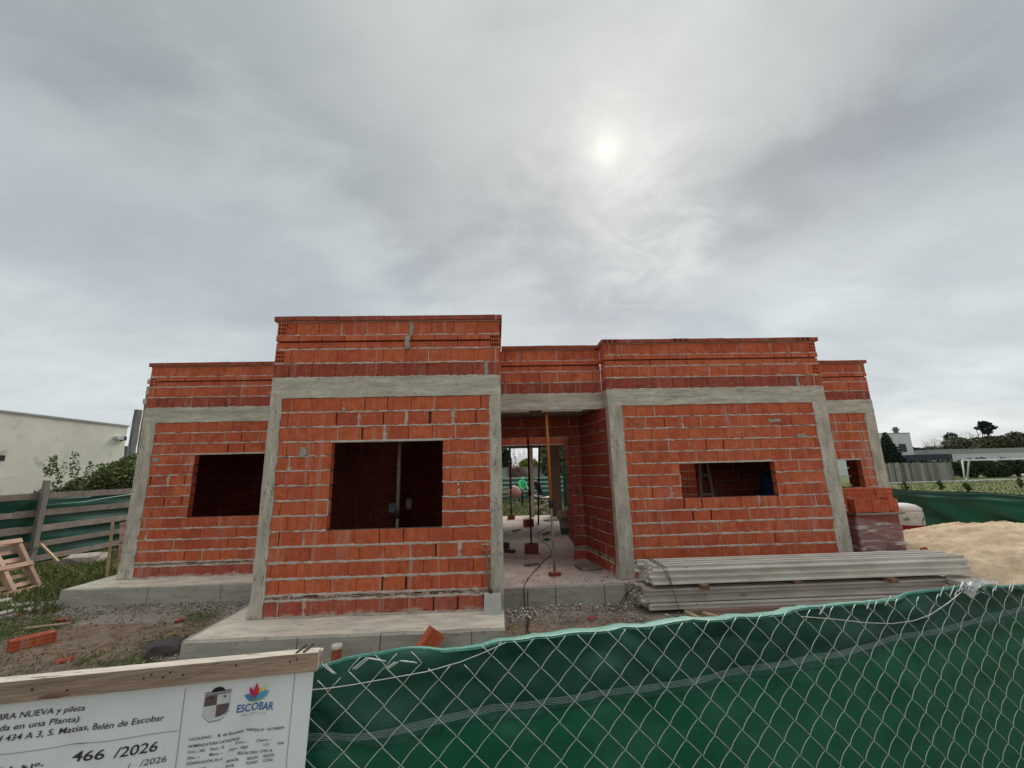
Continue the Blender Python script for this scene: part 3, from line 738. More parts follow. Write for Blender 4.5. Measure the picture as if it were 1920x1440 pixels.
def edges(x0, x1, y, zt, step=1.15, rnd=.5):
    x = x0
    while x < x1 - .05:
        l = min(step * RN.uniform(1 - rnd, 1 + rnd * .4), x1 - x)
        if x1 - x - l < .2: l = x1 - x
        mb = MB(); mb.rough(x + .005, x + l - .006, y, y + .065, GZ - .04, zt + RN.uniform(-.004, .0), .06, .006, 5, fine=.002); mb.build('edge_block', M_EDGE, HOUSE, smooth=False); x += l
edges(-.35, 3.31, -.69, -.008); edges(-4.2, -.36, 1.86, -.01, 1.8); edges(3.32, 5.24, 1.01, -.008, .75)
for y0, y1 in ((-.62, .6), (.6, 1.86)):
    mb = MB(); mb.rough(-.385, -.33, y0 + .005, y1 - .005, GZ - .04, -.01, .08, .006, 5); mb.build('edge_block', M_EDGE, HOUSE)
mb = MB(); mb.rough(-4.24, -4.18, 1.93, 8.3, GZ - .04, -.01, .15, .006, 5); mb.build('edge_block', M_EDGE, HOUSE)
# rear gallery column and soffit beam
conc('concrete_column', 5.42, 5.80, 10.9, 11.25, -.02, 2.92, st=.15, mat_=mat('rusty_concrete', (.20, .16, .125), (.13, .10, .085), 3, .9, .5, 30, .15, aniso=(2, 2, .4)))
conc('concrete_column', 4.55, 4.72, 11.0, 11.2, -.02, 2.92, st=.15)
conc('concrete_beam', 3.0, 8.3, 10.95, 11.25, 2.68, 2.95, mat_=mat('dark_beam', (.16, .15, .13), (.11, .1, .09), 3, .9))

# ------------------------------------------------------------------ street fence: tarp, woven wire, banner
FC = (.015, .141, -4.851)
SC = 1.028
def unsc(x): return 3.2339 + (x - 3.2339) / SC
def fpath(x): t = unsc(x) - 3; return -5.9386 + (FC[0] * t * t + FC[1] * t + FC[2] + 5.9386) * SC
def fdir(x): return Vector((1, 2 * FC[0] * (unsc(x) - 3) + FC[1], 0)).normalized()
def zsc(z): return 1.8158 + (z - 1.8158) * SC
FENCE = thing('mesh_fence', 'diamond wire mesh fence backed by a dark green tarpaulin along the street edge', 'fence', (4., fpath(4.), GZ))
HEM = [(1.7, 1.395), (2.795, 1.395), (2.846, 1.398), (2.927, 1.402), (3.011, 1.402), (3.097, 1.393), (3.193, 1.398), (3.252, 1.405), (3.402, 1.403), (3.531, 1.402), (3.666, 1.400), (3.843, 1.408), (4.029, 1.397), (4.177, 1.402), (4.332, 1.400), (4.496, 1.400), (4.631, 1.412), (4.769, 1.418), (5.009, 1.402), (5.6, 1.405), (6.6, 1.40)]
HX, HZ = [a for a, _ in HEM], [b for _, b in HEM]
def hem(x): return zsc(float(np.interp(unsc(x), HX, HZ)) - .013 - .010 * max(0, 1 - max(0, unsc(x) - 2.80) / .22))
SEAMX = [1.7, 2.807, 2.89, 3.016, 3.185, 3.38, 3.65, 3.903, 4.201, 4.546, 4.976, 6.6]; SEAMZ = [1.236, 1.234, 1.226, 1.229, 1.239, 1.244, 1.246, 1.253, 1.259, 1.279, 1.310, 1.32]
def seam(x): return zsc(float(np.interp(unsc(x), SEAMX, SEAMZ)))
def fold(x, z):
    h = hem(x) - z; near = math.exp(-h / .13)
    d1 = noise.noise((x * 3.0 + z * 2.6, z * 5.5 - x * 1.4, 2.)) * .026
    d2 = noise.noise((x * 7 + z * 8, z * 13 - x * 4, 5.)) * .013
    d4 = (1 - abs(noise.noise((x * 5.5 + z * 6, z * 7 - x * 3.5, 9.))) * 5) * .010
    d3 = math.sin((z + .10 * math.sin(x * 4.2) + .06 * noise.noise((x * 3, 0, 1))) * 50) * .007 * near
    lx = x - 3.62 - (1.33 - z) * 1.1 + .02
    diag = -.014 * math.exp(-(lx / .03) ** 2) * math.exp(-((z - 1.31) / .06) ** 2)
    return max(-.024, d1 * (.45 + .7 * near) + d2 * (.35 + near) + max(0, d4) * (.2 + near) + d3 + diag)
def tarp():
    xs = np.arange(.6, 8.0, .0125); V = []; zs_n = 104
    for x in xs:
        h = hem(x); d = fdir(x); nrm = Vector((-d.y, d.x, 0))      # away from the street
        for k in range(zs_n):
            z = h - (h - (-.22)) * (k / (zs_n - 1)) ** 1.5
            o = .030 + fold(x, z)
            p = Vector((x, fpath(x), z)) + nrm * o; V.append(tuple(p))
    n = zs_n; nx = len(xs)
    F = [(i * n + k, (i + 1) * n + k, (i + 1) * n + k + 1, i * n + k + 1) for i in range(nx - 1) for k in range(n - 1)]
    # cloth: darker doubled strip above the seam, brighter single weave below
    m = bpy.data.materials.new('green_tarp'); m.use_nodes = True; t = m.node_tree; L = t.links.new; b = t.nodes['Principled BSDF']
    b.inputs['Roughness'].default_value = .42; b.inputs['Specular IOR Level'].default_value = .28
    at = t.nodes.new('ShaderNodeAttribute'); at.attribute_name = 'layer'
    g = t.nodes.new('ShaderNodeNewGeometry')
    def noi(s, d=5):
        q = t.nodes.new('ShaderNodeTexNoise'); q.inputs['Scale'].default_value = s; q.inputs['Detail'].default_value = d; L(g.outputs['Position'], q.inputs['Vector']); return q.outputs['Fac']
    r = rampc(t, L, at.outputs['Fac'], [(.0, (.003, .108, .054)), (.5, (.005, .062, .041)), (.9, (.04, .18, .13))])
    dust = t.nodes.new('ShaderNodeMapRange'); L(noi(5.5, 7), dust.inputs[0]); dust.inputs[1].default_value = .45; dust.inputs[2].default_value = .8; dust.inputs[4].default_value = .3
    x = t.nodes.new('ShaderNodeMix'); x.data_type = 'RGBA'; L(dust.outputs[0], x.inputs[0]); L(r, x.inputs[6]); x.inputs[7].default_value = (.07, .19, .145, 1); L(x.outputs[2], b.inputs['Base Color'])
    mp = t.nodes.new('ShaderNodeMapping'); mp.inputs['Scale'].default_value = (3, 3, 160); L(g.outputs['Position'], mp.inputs[0])
    q = t.nodes.new('ShaderNodeTexNoise'); q.inputs['Scale'].default_value = 4; L(mp.outputs[0], q.inputs['Vector'])
    bp = t.nodes.new('ShaderNodeBump'); bp.inputs['Strength'].default_value = .35; bp.inputs['Distance'].default_value = .002; L(q.outputs['Fac'], bp.inputs['Height'])
    bp2 = t.nodes.new('ShaderNodeBump'); bp2.inputs['Strength'].default_value = .35; bp2.inputs['Distance'].default_value = .01; L(noi(26, 4), bp2.inputs['Height']); L(bp.outputs[0], bp2.inputs['Normal'])
    L(bp2.outputs[0], b.inputs['Normal'])
    o = npmesh('tarpaulin', V, F, m, parent=FENCE); me = o.data; me.polygons.foreach_set('use_smooth', [True] * len(me.polygons))
    a = me.color_attributes.new('layer', 'FLOAT_COLOR', 'POINT'); C_ = np.zeros((len(V), 4), np.float32)
    for k, v in enumerate(V):
        u = v[2] - seam(v[0]); C_[k, :3] = .5 if u > 0 else 0.
        if -.028 < u < -.004: C_[k, :3] = .62
    a.data.foreach_set('color', C_.ravel())
    # the hem: cloth rolled back over the top wire
    HE = MB(); xs2 = np.arange(.6, 8.0, .02); prof = 8; vs = []
    for x in xs2:
        d = fdir(x); nr = Vector((-d.y, d.x, 0)); wv = .006 + .006 * noise.noise((x * 5, 1, 1)) + .003 * noise.noise((x * 17, 1, 2))
        wide = float(np.interp(unsc(x), [2.8, 3.0, 3.25, 3.5, 3.7, 4.0, 4.3, 4.5, 4.8, 5.5], [.004, .006, .022, .034, .030, .030, .022, .008, .004, .004]))
        pin = 1 - .55 * max(0, 1 - abs(((x - 3.37 + 20) % .52) - .0) / .03)
        wide *= pin
        for k in range(prof):
            a_ = k / (prof - 1); ang = math.pi * a_ * .9
            p = Vector((x, fpath(x), hem(x) - .004)) + nr * (.028 + fold(x, hem(x)) + wide * (1 - math.cos(ang)) * 1.0) + Vector((0, 0, (.004 + wv * .6) * math.sin(ang) - (.010 if k == prof - 1 else 0) - wide * .32 * a_))
            vs.append(p)
    HE.add(vs, [(i * prof + k, (i + 1) * prof + k, (i + 1) * prof + k + 1, i * prof + k + 1) for i in range(len(xs2) - 1) for k in range(prof - 1)])
    HE.build('rolled_hem', mat('tarp_underside', (.085, .26, .20), (.055, .20, .155), 8, .5, .4, 30), FENCE, smooth=True, label='paler green rolled top hem')
tarp()
# stitched reinforcement band: long threads and cross threads
def bandstrip():
    mb = MB(); M_ = mat('thread', (.36, .47, .41), (.28, .38, .34), 20, .6)
    xs = np.arange(2.70, 7.9, .004)
    def P(x, z): d = fdir(x); nr = Vector((-d.y, d.x, 0)); return Vector((x, fpath(x), z)) + nr * (.0265 + fold(x, z))
    for k in range(5):
        pts = [P(x, seam(x) + (k - 2) * .0036) for x in xs[::5]]
        mb.tube(pts, .00042, 3, cap=False)
    for i, x in enumerate(xs): mb.tube([P(x, seam(x) - .0078), P(x + .0006, seam(x) + .0078)], .00036, 3, cap=False)
    mb.build('stitched_band', M_, FENCE, kind='stuff')
bandstrip()
# woven wires: each zigzag wire is a part, all sharing one mesh
PW, PH = .0415, .0405       # half diamond width and height
M_WIRE = mat('galvanised_wire', (.60, .64, .60), (.42, .45, .42), 60, .40, metal=.25, spec=.6)
def zigzag(n, phase):
    """a wire n half-steps long; its cut upper end stands half a step above the first knot (the origin)"""
    mb = MB(); r = .00098; sgn = 1 if phase == 0 else -1
    pts = [((0 if phase == 0 else PW) + sgn * PW * .62, .003, PH * .62), ((0 if phase == 0 else PW) + sgn * PW * .3, .003, PH * .31)]
    for i in range(n):
        s0 = (i + phase) % 2; x0, x1 = (0, PW) if s0 == 0 else (PW, 0); z = -i * PH; y0 = -.0028 if s0 == 0 else .0028
        for f_ in (0, .10, .30, .5, .70, .90):
            bow = .0022 * math.sin(math.pi * f_) * (1 if s0 == 0 else -1)
            pts.append((x0 + (x1 - x0) * f_ + bow, y0 * math.sin(math.pi * min(1, f_ + .08)) - (.0008 if f_ == 0 else 0), z - PH * f_ - abs(bow) * .4))
    mb.tube(pts, r, 5)
    return mb
NSEG = 39
Z0 = zigzag(NSEG, 0).mesh('wire', M_WIRE, smooth=True); Z1 = zigzag(NSEG, 1).mesh('wire', M_WIRE, smooth=True)
def wires():
    x = 2.885; i = 0; xs = []; pw, ph_ = PW * SC, PH * SC; xr = 3.2339 + (2.885 - 3.2339) * SC; zr = zsc(1.292); x = xr
    while x < 7.9: xs.append((x, i)); x += pw * fdir(x).x; i += 1
    x = xr; i = 0
    while x > .65: i -= 1; x -= pw * fdir(x).x; xs.append((x, i))
    base = world_loc(FENCE)
    for x, i in xs:
        d = fdir(x); xm = x + pw * .5
        top = hem(xm) + (.006 if 2.87 < xm < 3.05 else -.012) + (.012 if xm > 4.15 else 0)
        k = math.floor((top - zr) / ph_); z = zr + k * ph_
        o = bpy.data.objects.new('wire', Z0 if (k + i) % 2 == 0 else Z1); COL.objects.link(o); o.parent = FENCE
        o.location = Vector((x, fpath(x), z)) - base + Vector((RN.uniform(-.0012, .0012), RN.uniform(-.0015, .0015), RN.uniform(-.0012, .0012)))
        o.scale = (SC, SC, SC); o.rotation_euler = (RN.uniform(-.002, .002), RN.uniform(-.002, .002), math.atan2(d.y, d.x))
wires()
def fw(pts, r, name='tie_wire', off=-.006):
    mb = MB(); q = []; pts = [(3.2339 + (a - 3.2339) * SC, zsc(b)) for a, b in pts]
    for i in range(len(pts) - 1):
        for k in range(6):
            f_ = k / 6; x = pts[i][0] * (1 - f_) + pts[i + 1][0] * f_; z = pts[i][1] * (1 - f_) + pts[i + 1][1] * f_; q.append((x, fpath(x) + off, z))
    x, z = pts[-1]; q.append((x, fpath(x) + off, z)); mb.tube(q, r, 5); mb.build(name, M_WIRE, FENCE, smooth=True)
fw([(2.80, 1.344), (2.85, 1.343), (2.9, 1.345), (3.061, 1.355), (3.14, 1.368), (3.193, 1.382), (3.25, 1.40)], .0012)
fw([(4.10, 1.385), (4.208, 1.368), (4.318, 1.348), (4.415, 1.336), (4.50, 1.336), (4.565, 1.345), (4.65, 1.372), (4.72, 1.40)], .0013)
# loose wire ends above the mesh at its left end
for a, b in (((2.83, 1.394), (2.857, 1.372)), ((2.925, 1.398), (2.965, 1.388)), ((2.925, 1.397), (2.897, 1.377)), ((3.0, 1.385), (3.035, 1.378)), ((2.99, 1.383), (2.97, 1.372)), ((4.16, 1.385), (4.185, 1.407)), ((4.33, 1.385), (4.35, 1.408)), ((4.40, 1.388), (4.43, 1.412)), ((4.62, 1.394), (4.645, 1.42)), ((4.66, 1.39), (4.69, 1.42)), ((4.86, 1.39), (4.88, 1.415)), ((4.93, 1.38), (4.96, 1.41))):
    fw([a, b], .0015, 'wire_end', -.008); fw([(a[0] + .006, a[1] - .002), (b[0] + .004, b[1] - .003)], .0013, 'wire_end', -.004)
mb = MB()
for k in range(9):
    c = Vector((4.79 + RN.uniform(-.028, .028), fpath(4.79) - .012, 1.400 + RN.uniform(-.014, .012)))
    d1 = Vector([RN.uniform(-1, 1) for _ in range(3)]).normalized() * .022; d2 = d1.cross(Vector([RN.uniform(-1, 1) for _ in range(3)])).normalized() * .010
    vs = []
    for i in range(5):
        for j in range(3):
            p = c + d1 * (i / 2 - 1) + d2 * (j - 1); p += noise.noise_vector(p * 60) * .008; vs.append(p)
    mb.add(vs, [(i * 3 + j, i * 3 + 3 + j, i * 3 + 4 + j, i * 3 + 1 + j) for i in range(4) for j in range(2)])
for k in range(3): mb.tube([(4.74 + k * .03, fpath(4.74) - .01, 1.39), (4.76 + k * .03, fpath(4.76) - .016, 1.418), (4.79 + k * .03, fpath(4.79) - .006, 1.39)], .002, 5)
mb.build('crumpled_plastic_tie', mat('white_plastic', (.75, .78, .77), (.6, .66, .66), 40, .35), FENCE, smooth=True)

# banner
BP = Vector((2.818, -4.868, 0)); BD = Vector((.981, .193, 0)).normalized(); BN = Vector((BD.y, -BD.x, 0))
BAN = thing('site_banner', 'white printed building-permit banner hung from a nailed timber batten on the fence', 'banner', tuple(BP + BD * -.45 + Vector((0, 0, .4))))
def tilt(s): return -.020 * s
def bpnt(s, z, o=0.): v = BP + BD * s + BN * o; return Vector((v.x, v.y, z))
def bfold(s, z):
    return .010 * noise.noise((s * 3.6 + z * 1.8, z * 2.2, 4)) - .006 * math.exp(-((s + .135 - (z - 1.28) * .42) / .016) ** 2) - .005 * math.exp(-((s + .44 - (z - 1.30) * .5) / .02) ** 2) + .0022 * math.sin((s * 1.0 + z * .34 + .03 * math.sin(z * 9)) * 42) * (.35 + .65 * abs(noise.noise((s * 2.7, z * 1.3, 8))) * 2)
def banner():
    ns, nz = 170, 110; V = []
    for i in range(ns + 1):
        for k in range(nz + 1):
            s = -1.15 + 1.142 * i / ns; z = 1.392 + tilt(s) * (1 - k / nz) - .95 * k / nz; s2 = s - (.03 * (1.385 - z) if i == ns else 0)
            V.append(tuple(bpnt(s2, z, .004 + bfold(s, z))))
    n = nz + 1; F = [(i * n + k, i * n + k + 1, (i + 1) * n + k + 1, (i + 1) * n + k) for i in range(ns) for k in range(nz)]
    o = npmesh('vinyl_sheet', V, F, mat('banner_vinyl', (.80, .87, .88), (.72, .80, .83), 3, .38, spec=.4), parent=BAN); o.data.polygons.foreach_set('use_smooth', [True] * len(F))
banner()
INK = mat('print_ink', (.035, .037, .042), (.05, .05, .055), 30, .5)
def conform(me, s, z, ux, uz, off=.0016):
    """lays a flat print (x right, y up in its own plane) on to the hanging vinyl"""
    for v in me.vertices:
        ss = s + v.co.x * ux[0] + v.co.y * uz[0]; zz = z + v.co.x * ux[1] + v.co.y * uz[1]
        v.co = bpnt(ss, zz, .004 + bfold(ss, zz) + off) - world_loc(BAN)
def text(txt, s0, z0, s1, z1, height, bold=.0, material=INK, shear=.0, align='L'):
    cu_ = bpy.data.curves.new('print', 'FONT'); cu_.body = txt; cu_.size = 1; cu_.resolution_u = 3; cu_.offset = bold; cu_.shear = shear
    ob = bpy.data.objects.new('tmp', cu_); COL.objects.link(ob); bpy.context.view_layer.update()
    me = bpy.data.meshes.new_from_object(ob.evaluated_get(bpy.context.evaluated_depsgraph_get())); bpy.data.objects.remove(ob); bpy.data.curves.remove(cu_)
    xs = [v.co.x for v in me.vertices]; w0, w1 = min(xs), max(xs); ln = math.hypot(s1 - s0, z1 - z0); k = ln / (w1 - w0)
    for v in me.vertices: v.co.x = (v.co.x - w0) * k; v.co.y *= height / .70
    u = ((s1 - s0) / ln, (z1 - z0) / ln); conform(me, s0, z0, u, (-u[1], u[0]))
    me.materials.clear(); me.materials.append(material); o = bpy.data.objects.new('print', me); COL.objects.link(o); o.parent = BAN; return o
text('OBRA NUEVA y pileta', -.591, 1.3615, -.436, 1.359, .0105, .006, shear=.12)
text('(Vivienda en una Planta)', -.622, 1.343, -.443, 1.340, .0105, .006, shear=.12)
text('. uf 434 A 3, S. Matias, Belén de Escobar', -.585, 1.3235, -.295, 1.3195, .0108, .006, shear=.12)
text('466', -.447, 1.2690, -.389, 1.2680, .0175, .008, shear=.12); text('/2026', -.373, 1.2670, -.300, 1.2655, .0175, .008, shear=.12)
text('OBRA Nº:', -.602, 1.2665, -.489, 1.2650, .0130, .010, shear=.05)
text('/', -.347, 1.2415, -.341, 1.2415, .0115, .0, shear=.1); text('/2026', -.326, 1.2440, -.281, 1.2435, .0105, .0, shear=.12)
text('ORACIÓN:', -.428, 1.2415, -.369, 1.2410, .0075, .006)
SM = .0052
text('LOCALIDAD:', -.243, 1.2755, -.202, 1.2748, SM, .012); text('B. de Escobar', -.190, 1.2745, -.142, 1.2738, SM, .012); text('PARTIDA Nº', -.138, 1.2738, -.101, 1.2732, SM, .012); text('118-71000434', -.096, 1.2730, -.0615, 1.2722, SM, .012)
text('NOMENCLATURA CATASTRAL', -.243, 1.2628, -.149, 1.2608, SM, .012)
text('Circ.: XII', -.243, 1.2525, -.212, 1.2520, SM, .008); text('Secc.: B', -.202, 1.2520, -.176, 1.2515, SM, .008); text('Fracc.: --', -.156, 1.2525, -.131, 1.2520, SM, .008); text('Chacra --', -.115, 1.2535, -.085, 1.2530, SM, .008)
text('Qta.: --', -.243, 1.2420, -.219, 1.2415, SM, .008); text('Manz. --', -.202, 1.2420, -.177, 1.2415, SM, .008); text('Parc.: 3007', -.166, 1.2425, -.131, 1.2420, SM, .008); text('U.F.:', -.100, 1.2440, -.087, 1.2438, SM, .008); text('434', -.072, 1.2430, -.060, 1.2428, SM, .008)
text('ZONIFICACIÓN: Do 6', -.243, 1.2315, -.177, 1.2305, SM, .010); text('SEGÚN ORD.: 5799-16', -.152, 1.2325, -.082, 1.2315, SM, .010)
for tx, a, b, z in (('SEGÚN', -.170, -.148, 1.2215), ('SEGÚN', -.131, -.109, 1.2220), ('SEGÚN', -.099, -.077, 1.2225), ('PLANO', -.131, -.109, 1.2135), ('COND.', -.099, -.078, 1.2140), ('FOS', -.170, -.155, 1.2120)): text(tx, a, z, b, z, SM * .95, .01)
text('INDICADORES', -.250, 1.2190, -.205, 1.2183, SM, .01)
BLUE = mat('print_blue', (.035, .13, .36), (.04, .14, .38), 30, .45)
text('ESCOBAR', -.160, 1.3145, -.087, 1.3128, .0150, .012, BLUE, .12)
text('BELÉN DE', -.150, 1.3060, -.100, 1.3050, .0045, .0, mat('print_pale', (.50, .60, .56), (.5, .6, .56), 30, .5))
def flat(poly, material, off=.0016, name='print'):
    """a printed patch: polygon given in banner coordinates"""
    me = bpy.data.meshes.new(name); cs = (sum(p[0] for p in poly) / len(poly), sum(p[1] for p in poly) / len(poly))
    vs = [(cs[0], cs[1], 0)] + [(p[0], p[1], 0) for p in poly]; n = len(poly)
    me.from_pydata(vs, [], [(0, 1 + i, 1 + (i + 1) % n) for i in range(n)])
    for v in me.vertices: v.co = bpnt(v.co.x, v.co.y, .004 + bfold(v.co.x, v.co.y) + off) - world_loc(BAN)
    me.materials.append(material); o = bpy.data.objects.new(name, me); COL.objects.link(o); o.parent = BAN
def strip(pts, wd, material):
    for (a, b) in zip(pts, pts[1:]):
        n = max(1, int(math.hypot(b[0] - a[0], b[1] - a[1]) / .03)); 
        for i in range(n):
            p = [a[0] + (b[0] - a[0]) * i / n, a[1] + (b[1] - a[1]) * i / n]; q = [a[0] + (b[0] - a[0]) * (i + 1) / n, a[1] + (b[1] - a[1]) * (i + 1) / n]
            l = math.hypot(q[0] - p[0], q[1] - p[1]); u = ((q[1] - p[1]) / l * wd / 2, -(q[0] - p[0]) / l * wd / 2)
            flat([(p[0] + u[0], p[1] + u[1]), (q[0] + u[0], q[1] + u[1]), (q[0] - u[0], q[1] - u[1]), (p[0] - u[0], p[1] - u[1])], material, .0014, 'print_line')
GREY = mat('print_grey', (.22, .26, .28), (.24, .28, .3), 30, .5)
strip([(-.262, 1.374), (-.264, .95)], .0012, GREY); strip([(-.048, 1.382), (-.056, .95)], .0011, GREY); strip([(-.70, 1.3030), (-.264, 1.2965)], .0011, GREY); strip([(-.70, 1.2270), (-.264, 1.2215)], .0011, GREY)
# municipal crest: domed hat-like crown over a quartered shield
def arc(cx, cz, rx, rz, a0, a1, n=12): return [(cx + rx * math.cos(math.radians(a0 + (a1 - a0) * i / n)), cz + rz * math.sin(math.radians(a0 + (a1 - a0) * i / n))) for i in range(n + 1)]
DK = mat('print_brown', (.11, .085, .09), (.14, .11, .11), 90, .5); BK = mat('print_black', (.012, .012, .014), (.016, .016, .018), 30, .5); PL = mat('print_shield', (.52, .56, .57), (.6, .66, .67), 90, .5)
flat(arc(-.199, 1.3605, .0125, .0085, 0, 180), BK); 
for zz, ww, c_ in ((1.3592, .0018, DK), (1.3570, .0014, PL), (1.3552, .0016, DK)): flat([(-.2240, zz), (-.1735, zz + .001), (-.1735, zz + .001 + ww), (-.2240, zz + ww)], c_, .002)
flat([(-.2225, 1.354), (-.1995, 1.3545), (-.1995, 1.3355), (-.2235, 1.335)], DK, .0022); flat([(-.1995, 1.3545), (-.1755, 1.355), (-.1755, 1.336), (-.1995, 1.3355)], PL, .0022)
flat([(-.2235, 1.335), (-.1995, 1.3355)] + [(-.1995, 1.311), (-.208, 1.312), (-.218, 1.317), (-.223, 1.325)], PL, .0022); flat([(-.1995, 1.3355), (-.1755, 1.336), (-.1765, 1.324), (-.181, 1.317), (-.190, 1.3135), (-.1995, 1.312)], DK, .0022)
for cx, cz in ((-.2105, 1.350), (-.1845, 1.350)): flat(arc(cx, cz, .0022, .0020, 0, 330, 8), BK, .0030)
for q in range(9):
    a0 = 200 + q * 17; flat(arc(-.1995, 1.328, .0265, .0235, a0, a0 + 9, 3) + arc(-.1995, 1.328, .0245, .0215, a0 + 9, a0, 3), GREY, .0026)
strip([(-.196, 1.346), (-.190, 1.341), (-.184, 1.347), (-.190, 1.350)], .0008, GREY); strip([(-.216, 1.329), (-.211, 1.321), (-.205, 1.328), (-.209, 1.331)], .0008, GREY)
strip([(-.212, 1.3045), (-.188, 1.3060)], .0018, GREY)
# flower-shaped town emblem of overlapping petals
def petal(cx, cz, ang, ln, wd):
    a = math.radians(ang); ux, uz = math.cos(a), math.sin(a); p = []
    for i in range(9): t_ = i / 8; ww = wd * math.sin(math.pi * min(1, t_ ** .8)); p.append((cx + ux * ln * t_ - uz * ww, cz + uz * ln * t_ + ux * ww))
    for i in range(7, 0, -1): t_ = i / 8; ww = wd * math.sin(math.pi * min(1, t_ ** .8)); p.append((cx + ux * ln * t_ + uz * ww, cz + uz * ln * t_ - ux * ww))
    return p
def pm(n, c): return mat('print_' + n, c, tuple(x * .95 for x in c), 30, .5)
cx, cz = -.1225, 1.3395
flat(arc(cx, cz + .004, .0165, .0125, 180, 360), pm('leaf', (.30, .50, .14)), .0020)
flat(petal(cx + .001, cz - .002, 58, .029, .0045), pm('yellow', (.80, .72, .18)), .0023); flat(petal(cx, cz - .001, 92, .031, .0050), pm('red', (.62, .05, .07)), .0026)
flat(petal(cx - .002, cz, 118, .027, .0050), pm('magenta', (.55, .03, .17)), .0029); flat(petal(cx - .001, cz - .004, 150, .026, .0062), pm('slate', (.10, .22, .42)), .0032); flat(petal(cx - .001, cz - .003, 28, .028, .0072), pm('cyan', (.10, .40, .68)), .0035)
# batten: two boards, nails, nail holes
def batten():
    PINE = mat('batten_pine', (.40, .31, .23), (.26, .195, .145), 6, .8, .6, 30, .2, aniso=(.6, .6, 5), c3=(.16, .10, .065), s3=16, t3=.66)
    TOP = mat('batten_planed', (.60, .54, .46), (.42, .37, .31), 14, .8, .5, 60, aniso=(.5, 3, 1), c3=(.26, .22, .18), s3=20, t3=.62)
    mb = MB(); n = 46
    for i in range(n):
        s0, s1 = -1.2 + 1.201 * i / n, -1.2 + 1.201 * (i + 1) / n
        def sec(s): b_ = .0015 * noise.noise((s * 6, 0, 1)); return [bpnt(s, 1.383 + b_ + tilt(s), .022), bpnt(s, 1.4215 + b_ + tilt(s), .022), bpnt(s, 1.422 + b_ + tilt(s), .010), bpnt(s, 1.422 + b_ + tilt(s), -.004), bpnt(s, 1.383 + tilt(s), -.004)]
        a, b = sec(s0), sec(s1); k = len(mb.v); mb.v += [tuple(v) for v in a + b]
        for q in range(5): mb.f.append((k + q, k + (q + 1) % 5, k + 5 + (q + 1) % 5, k + 5 + q)); mb.m.append(1 if q in (1, 2) else 0)
    mb.add([bpnt(.001, 1.383, .022), bpnt(.001, 1.422, .022), bpnt(.001, 1.422, -.004), bpnt(.001, 1.383, -.004)], [(0, 1, 2, 3)])
    mb.build('timber_batten', [PINE, TOP], BAN, smooth=False)
    mb = MB()
    for i in range(20):
        s0, s1 = -1.2 + 1.205 * i / 20, -1.2 + 1.205 * (i + 1) / 20; h0, h1 = 1.414 + tilt(s0) + .003 * noise.noise((s0 * 5, 3, 3)), 1.414 + tilt(s1) + .003 * noise.noise((s1 * 5, 3, 3))
        a = [bpnt(s0, 1.385, -.008), bpnt(s0, h0, -.008), bpnt(s0, h0, -.022), bpnt(s0, 1.385, -.022)]; b = [bpnt(s1, 1.385, -.008), bpnt(s1, h1, -.008), bpnt(s1, h1, -.022), bpnt(s1, 1.385, -.022)]
        mb.add(a + b, [(q, (q + 1) % 4, 4 + (q + 1) % 4, 4 + q) for q in range(4)])
    mb.build('back_batten', TOP, BAN)
    HD = mat('nail_head', (.05, .035, .03), (.08, .05, .04), 50, .6, metal=.4)
    for s, z in ((-.462, 1.396), (-.333, 1.404), (-.320, 1.409), (-.298, 1.402), (-.286, 1.410), (-.262, 1.403), (-.163, 1.411), (-.056, 1.408), (-.043, 1.412), (-.52, 1.404)):
        mb = MB(); mb.lathe(bpnt(s, z + tilt(s), .0215), [(.0022, 0), (.0022, .0012), (.001, .0016)], 8, axis=BN); mb.build('nail', HD, BAN)
    for s in (-.030, -.045):
        mb = MB(); mb.beam(bpnt(s, 1.4235, .018), bpnt(s + .012, 1.4255, -.020), .005, .003); mb.build('strap_end', HD, BAN)
batten()

# ------------------------------------------------------------------ concrete joists stacked in front of the right room
M_JOIST = mat('joist_concrete', (.72, .68, .61), (.54, .50, .44), 6, .9, .5, 40, .15, aniso=(.35, 1, 1), c3=(.30, .27, .23), s3=16, t3=.70)
M_JOIST2 = mat('joist_stained', (.54, .48, .43), (.40, .35, .31), 5, .9, .5, 40, .15, aniso=(.4, 1, 2), c3=(.26, .19, .16), s3=9, t3=.66)
def joist_prof():
    """pre-stressed joist lying on its web: flange, sloping shoulders and a narrow web"""
    return [(-.055, 0), (.055, 0), (.055, .022), (.046, .030), (.022, .040), (.022, .066), (.030, .072), (.030, .086), (-.030, .086), (-.030, .072), (-.022, .066), (-.022, .040), (-.046, .030), (-.055, .022)]
def joist(x0, x1, y, z, name_label, group, m, h=.086, skew=0., flip=False, nseg=14):
    P = joist_prof(); mb = MB(); n = len(P); vs = []
    for i in range(nseg + 1):
        x = x0 + (x1 - x0) * i / nseg; yy = y + skew * (i / nseg - .5)
        for (a, b) in P:
            b = b * h / .086; b = h - b if flip else b
            q = Vector((x * 1.5, yy * 9 + a * 30, z * 9)); vs.append((x + (noise.noise(q * 5) * .012 if i in (0, nseg) else 0), yy + a * 1.08 + .0022 * noise.noise(q * 4), z + b + .0018 * noise.noise(q * 5)))
    F = [(i * n + k, i * n + (k + 1) % n, (i + 1) * n + (k + 1) % n, (i + 1) * n + k) for i in range(nseg) for k in range(n)]
    mb.add(vs, F); mb.add(vs[:n], [tuple(range(n))]); mb.add(vs[-n:], [tuple(range(n))])
    o = mb.build('concrete_joist', m, None, label=name_label, category='joist', group=group); return o
ORD = ['front', 'second', 'third', 'fourth']
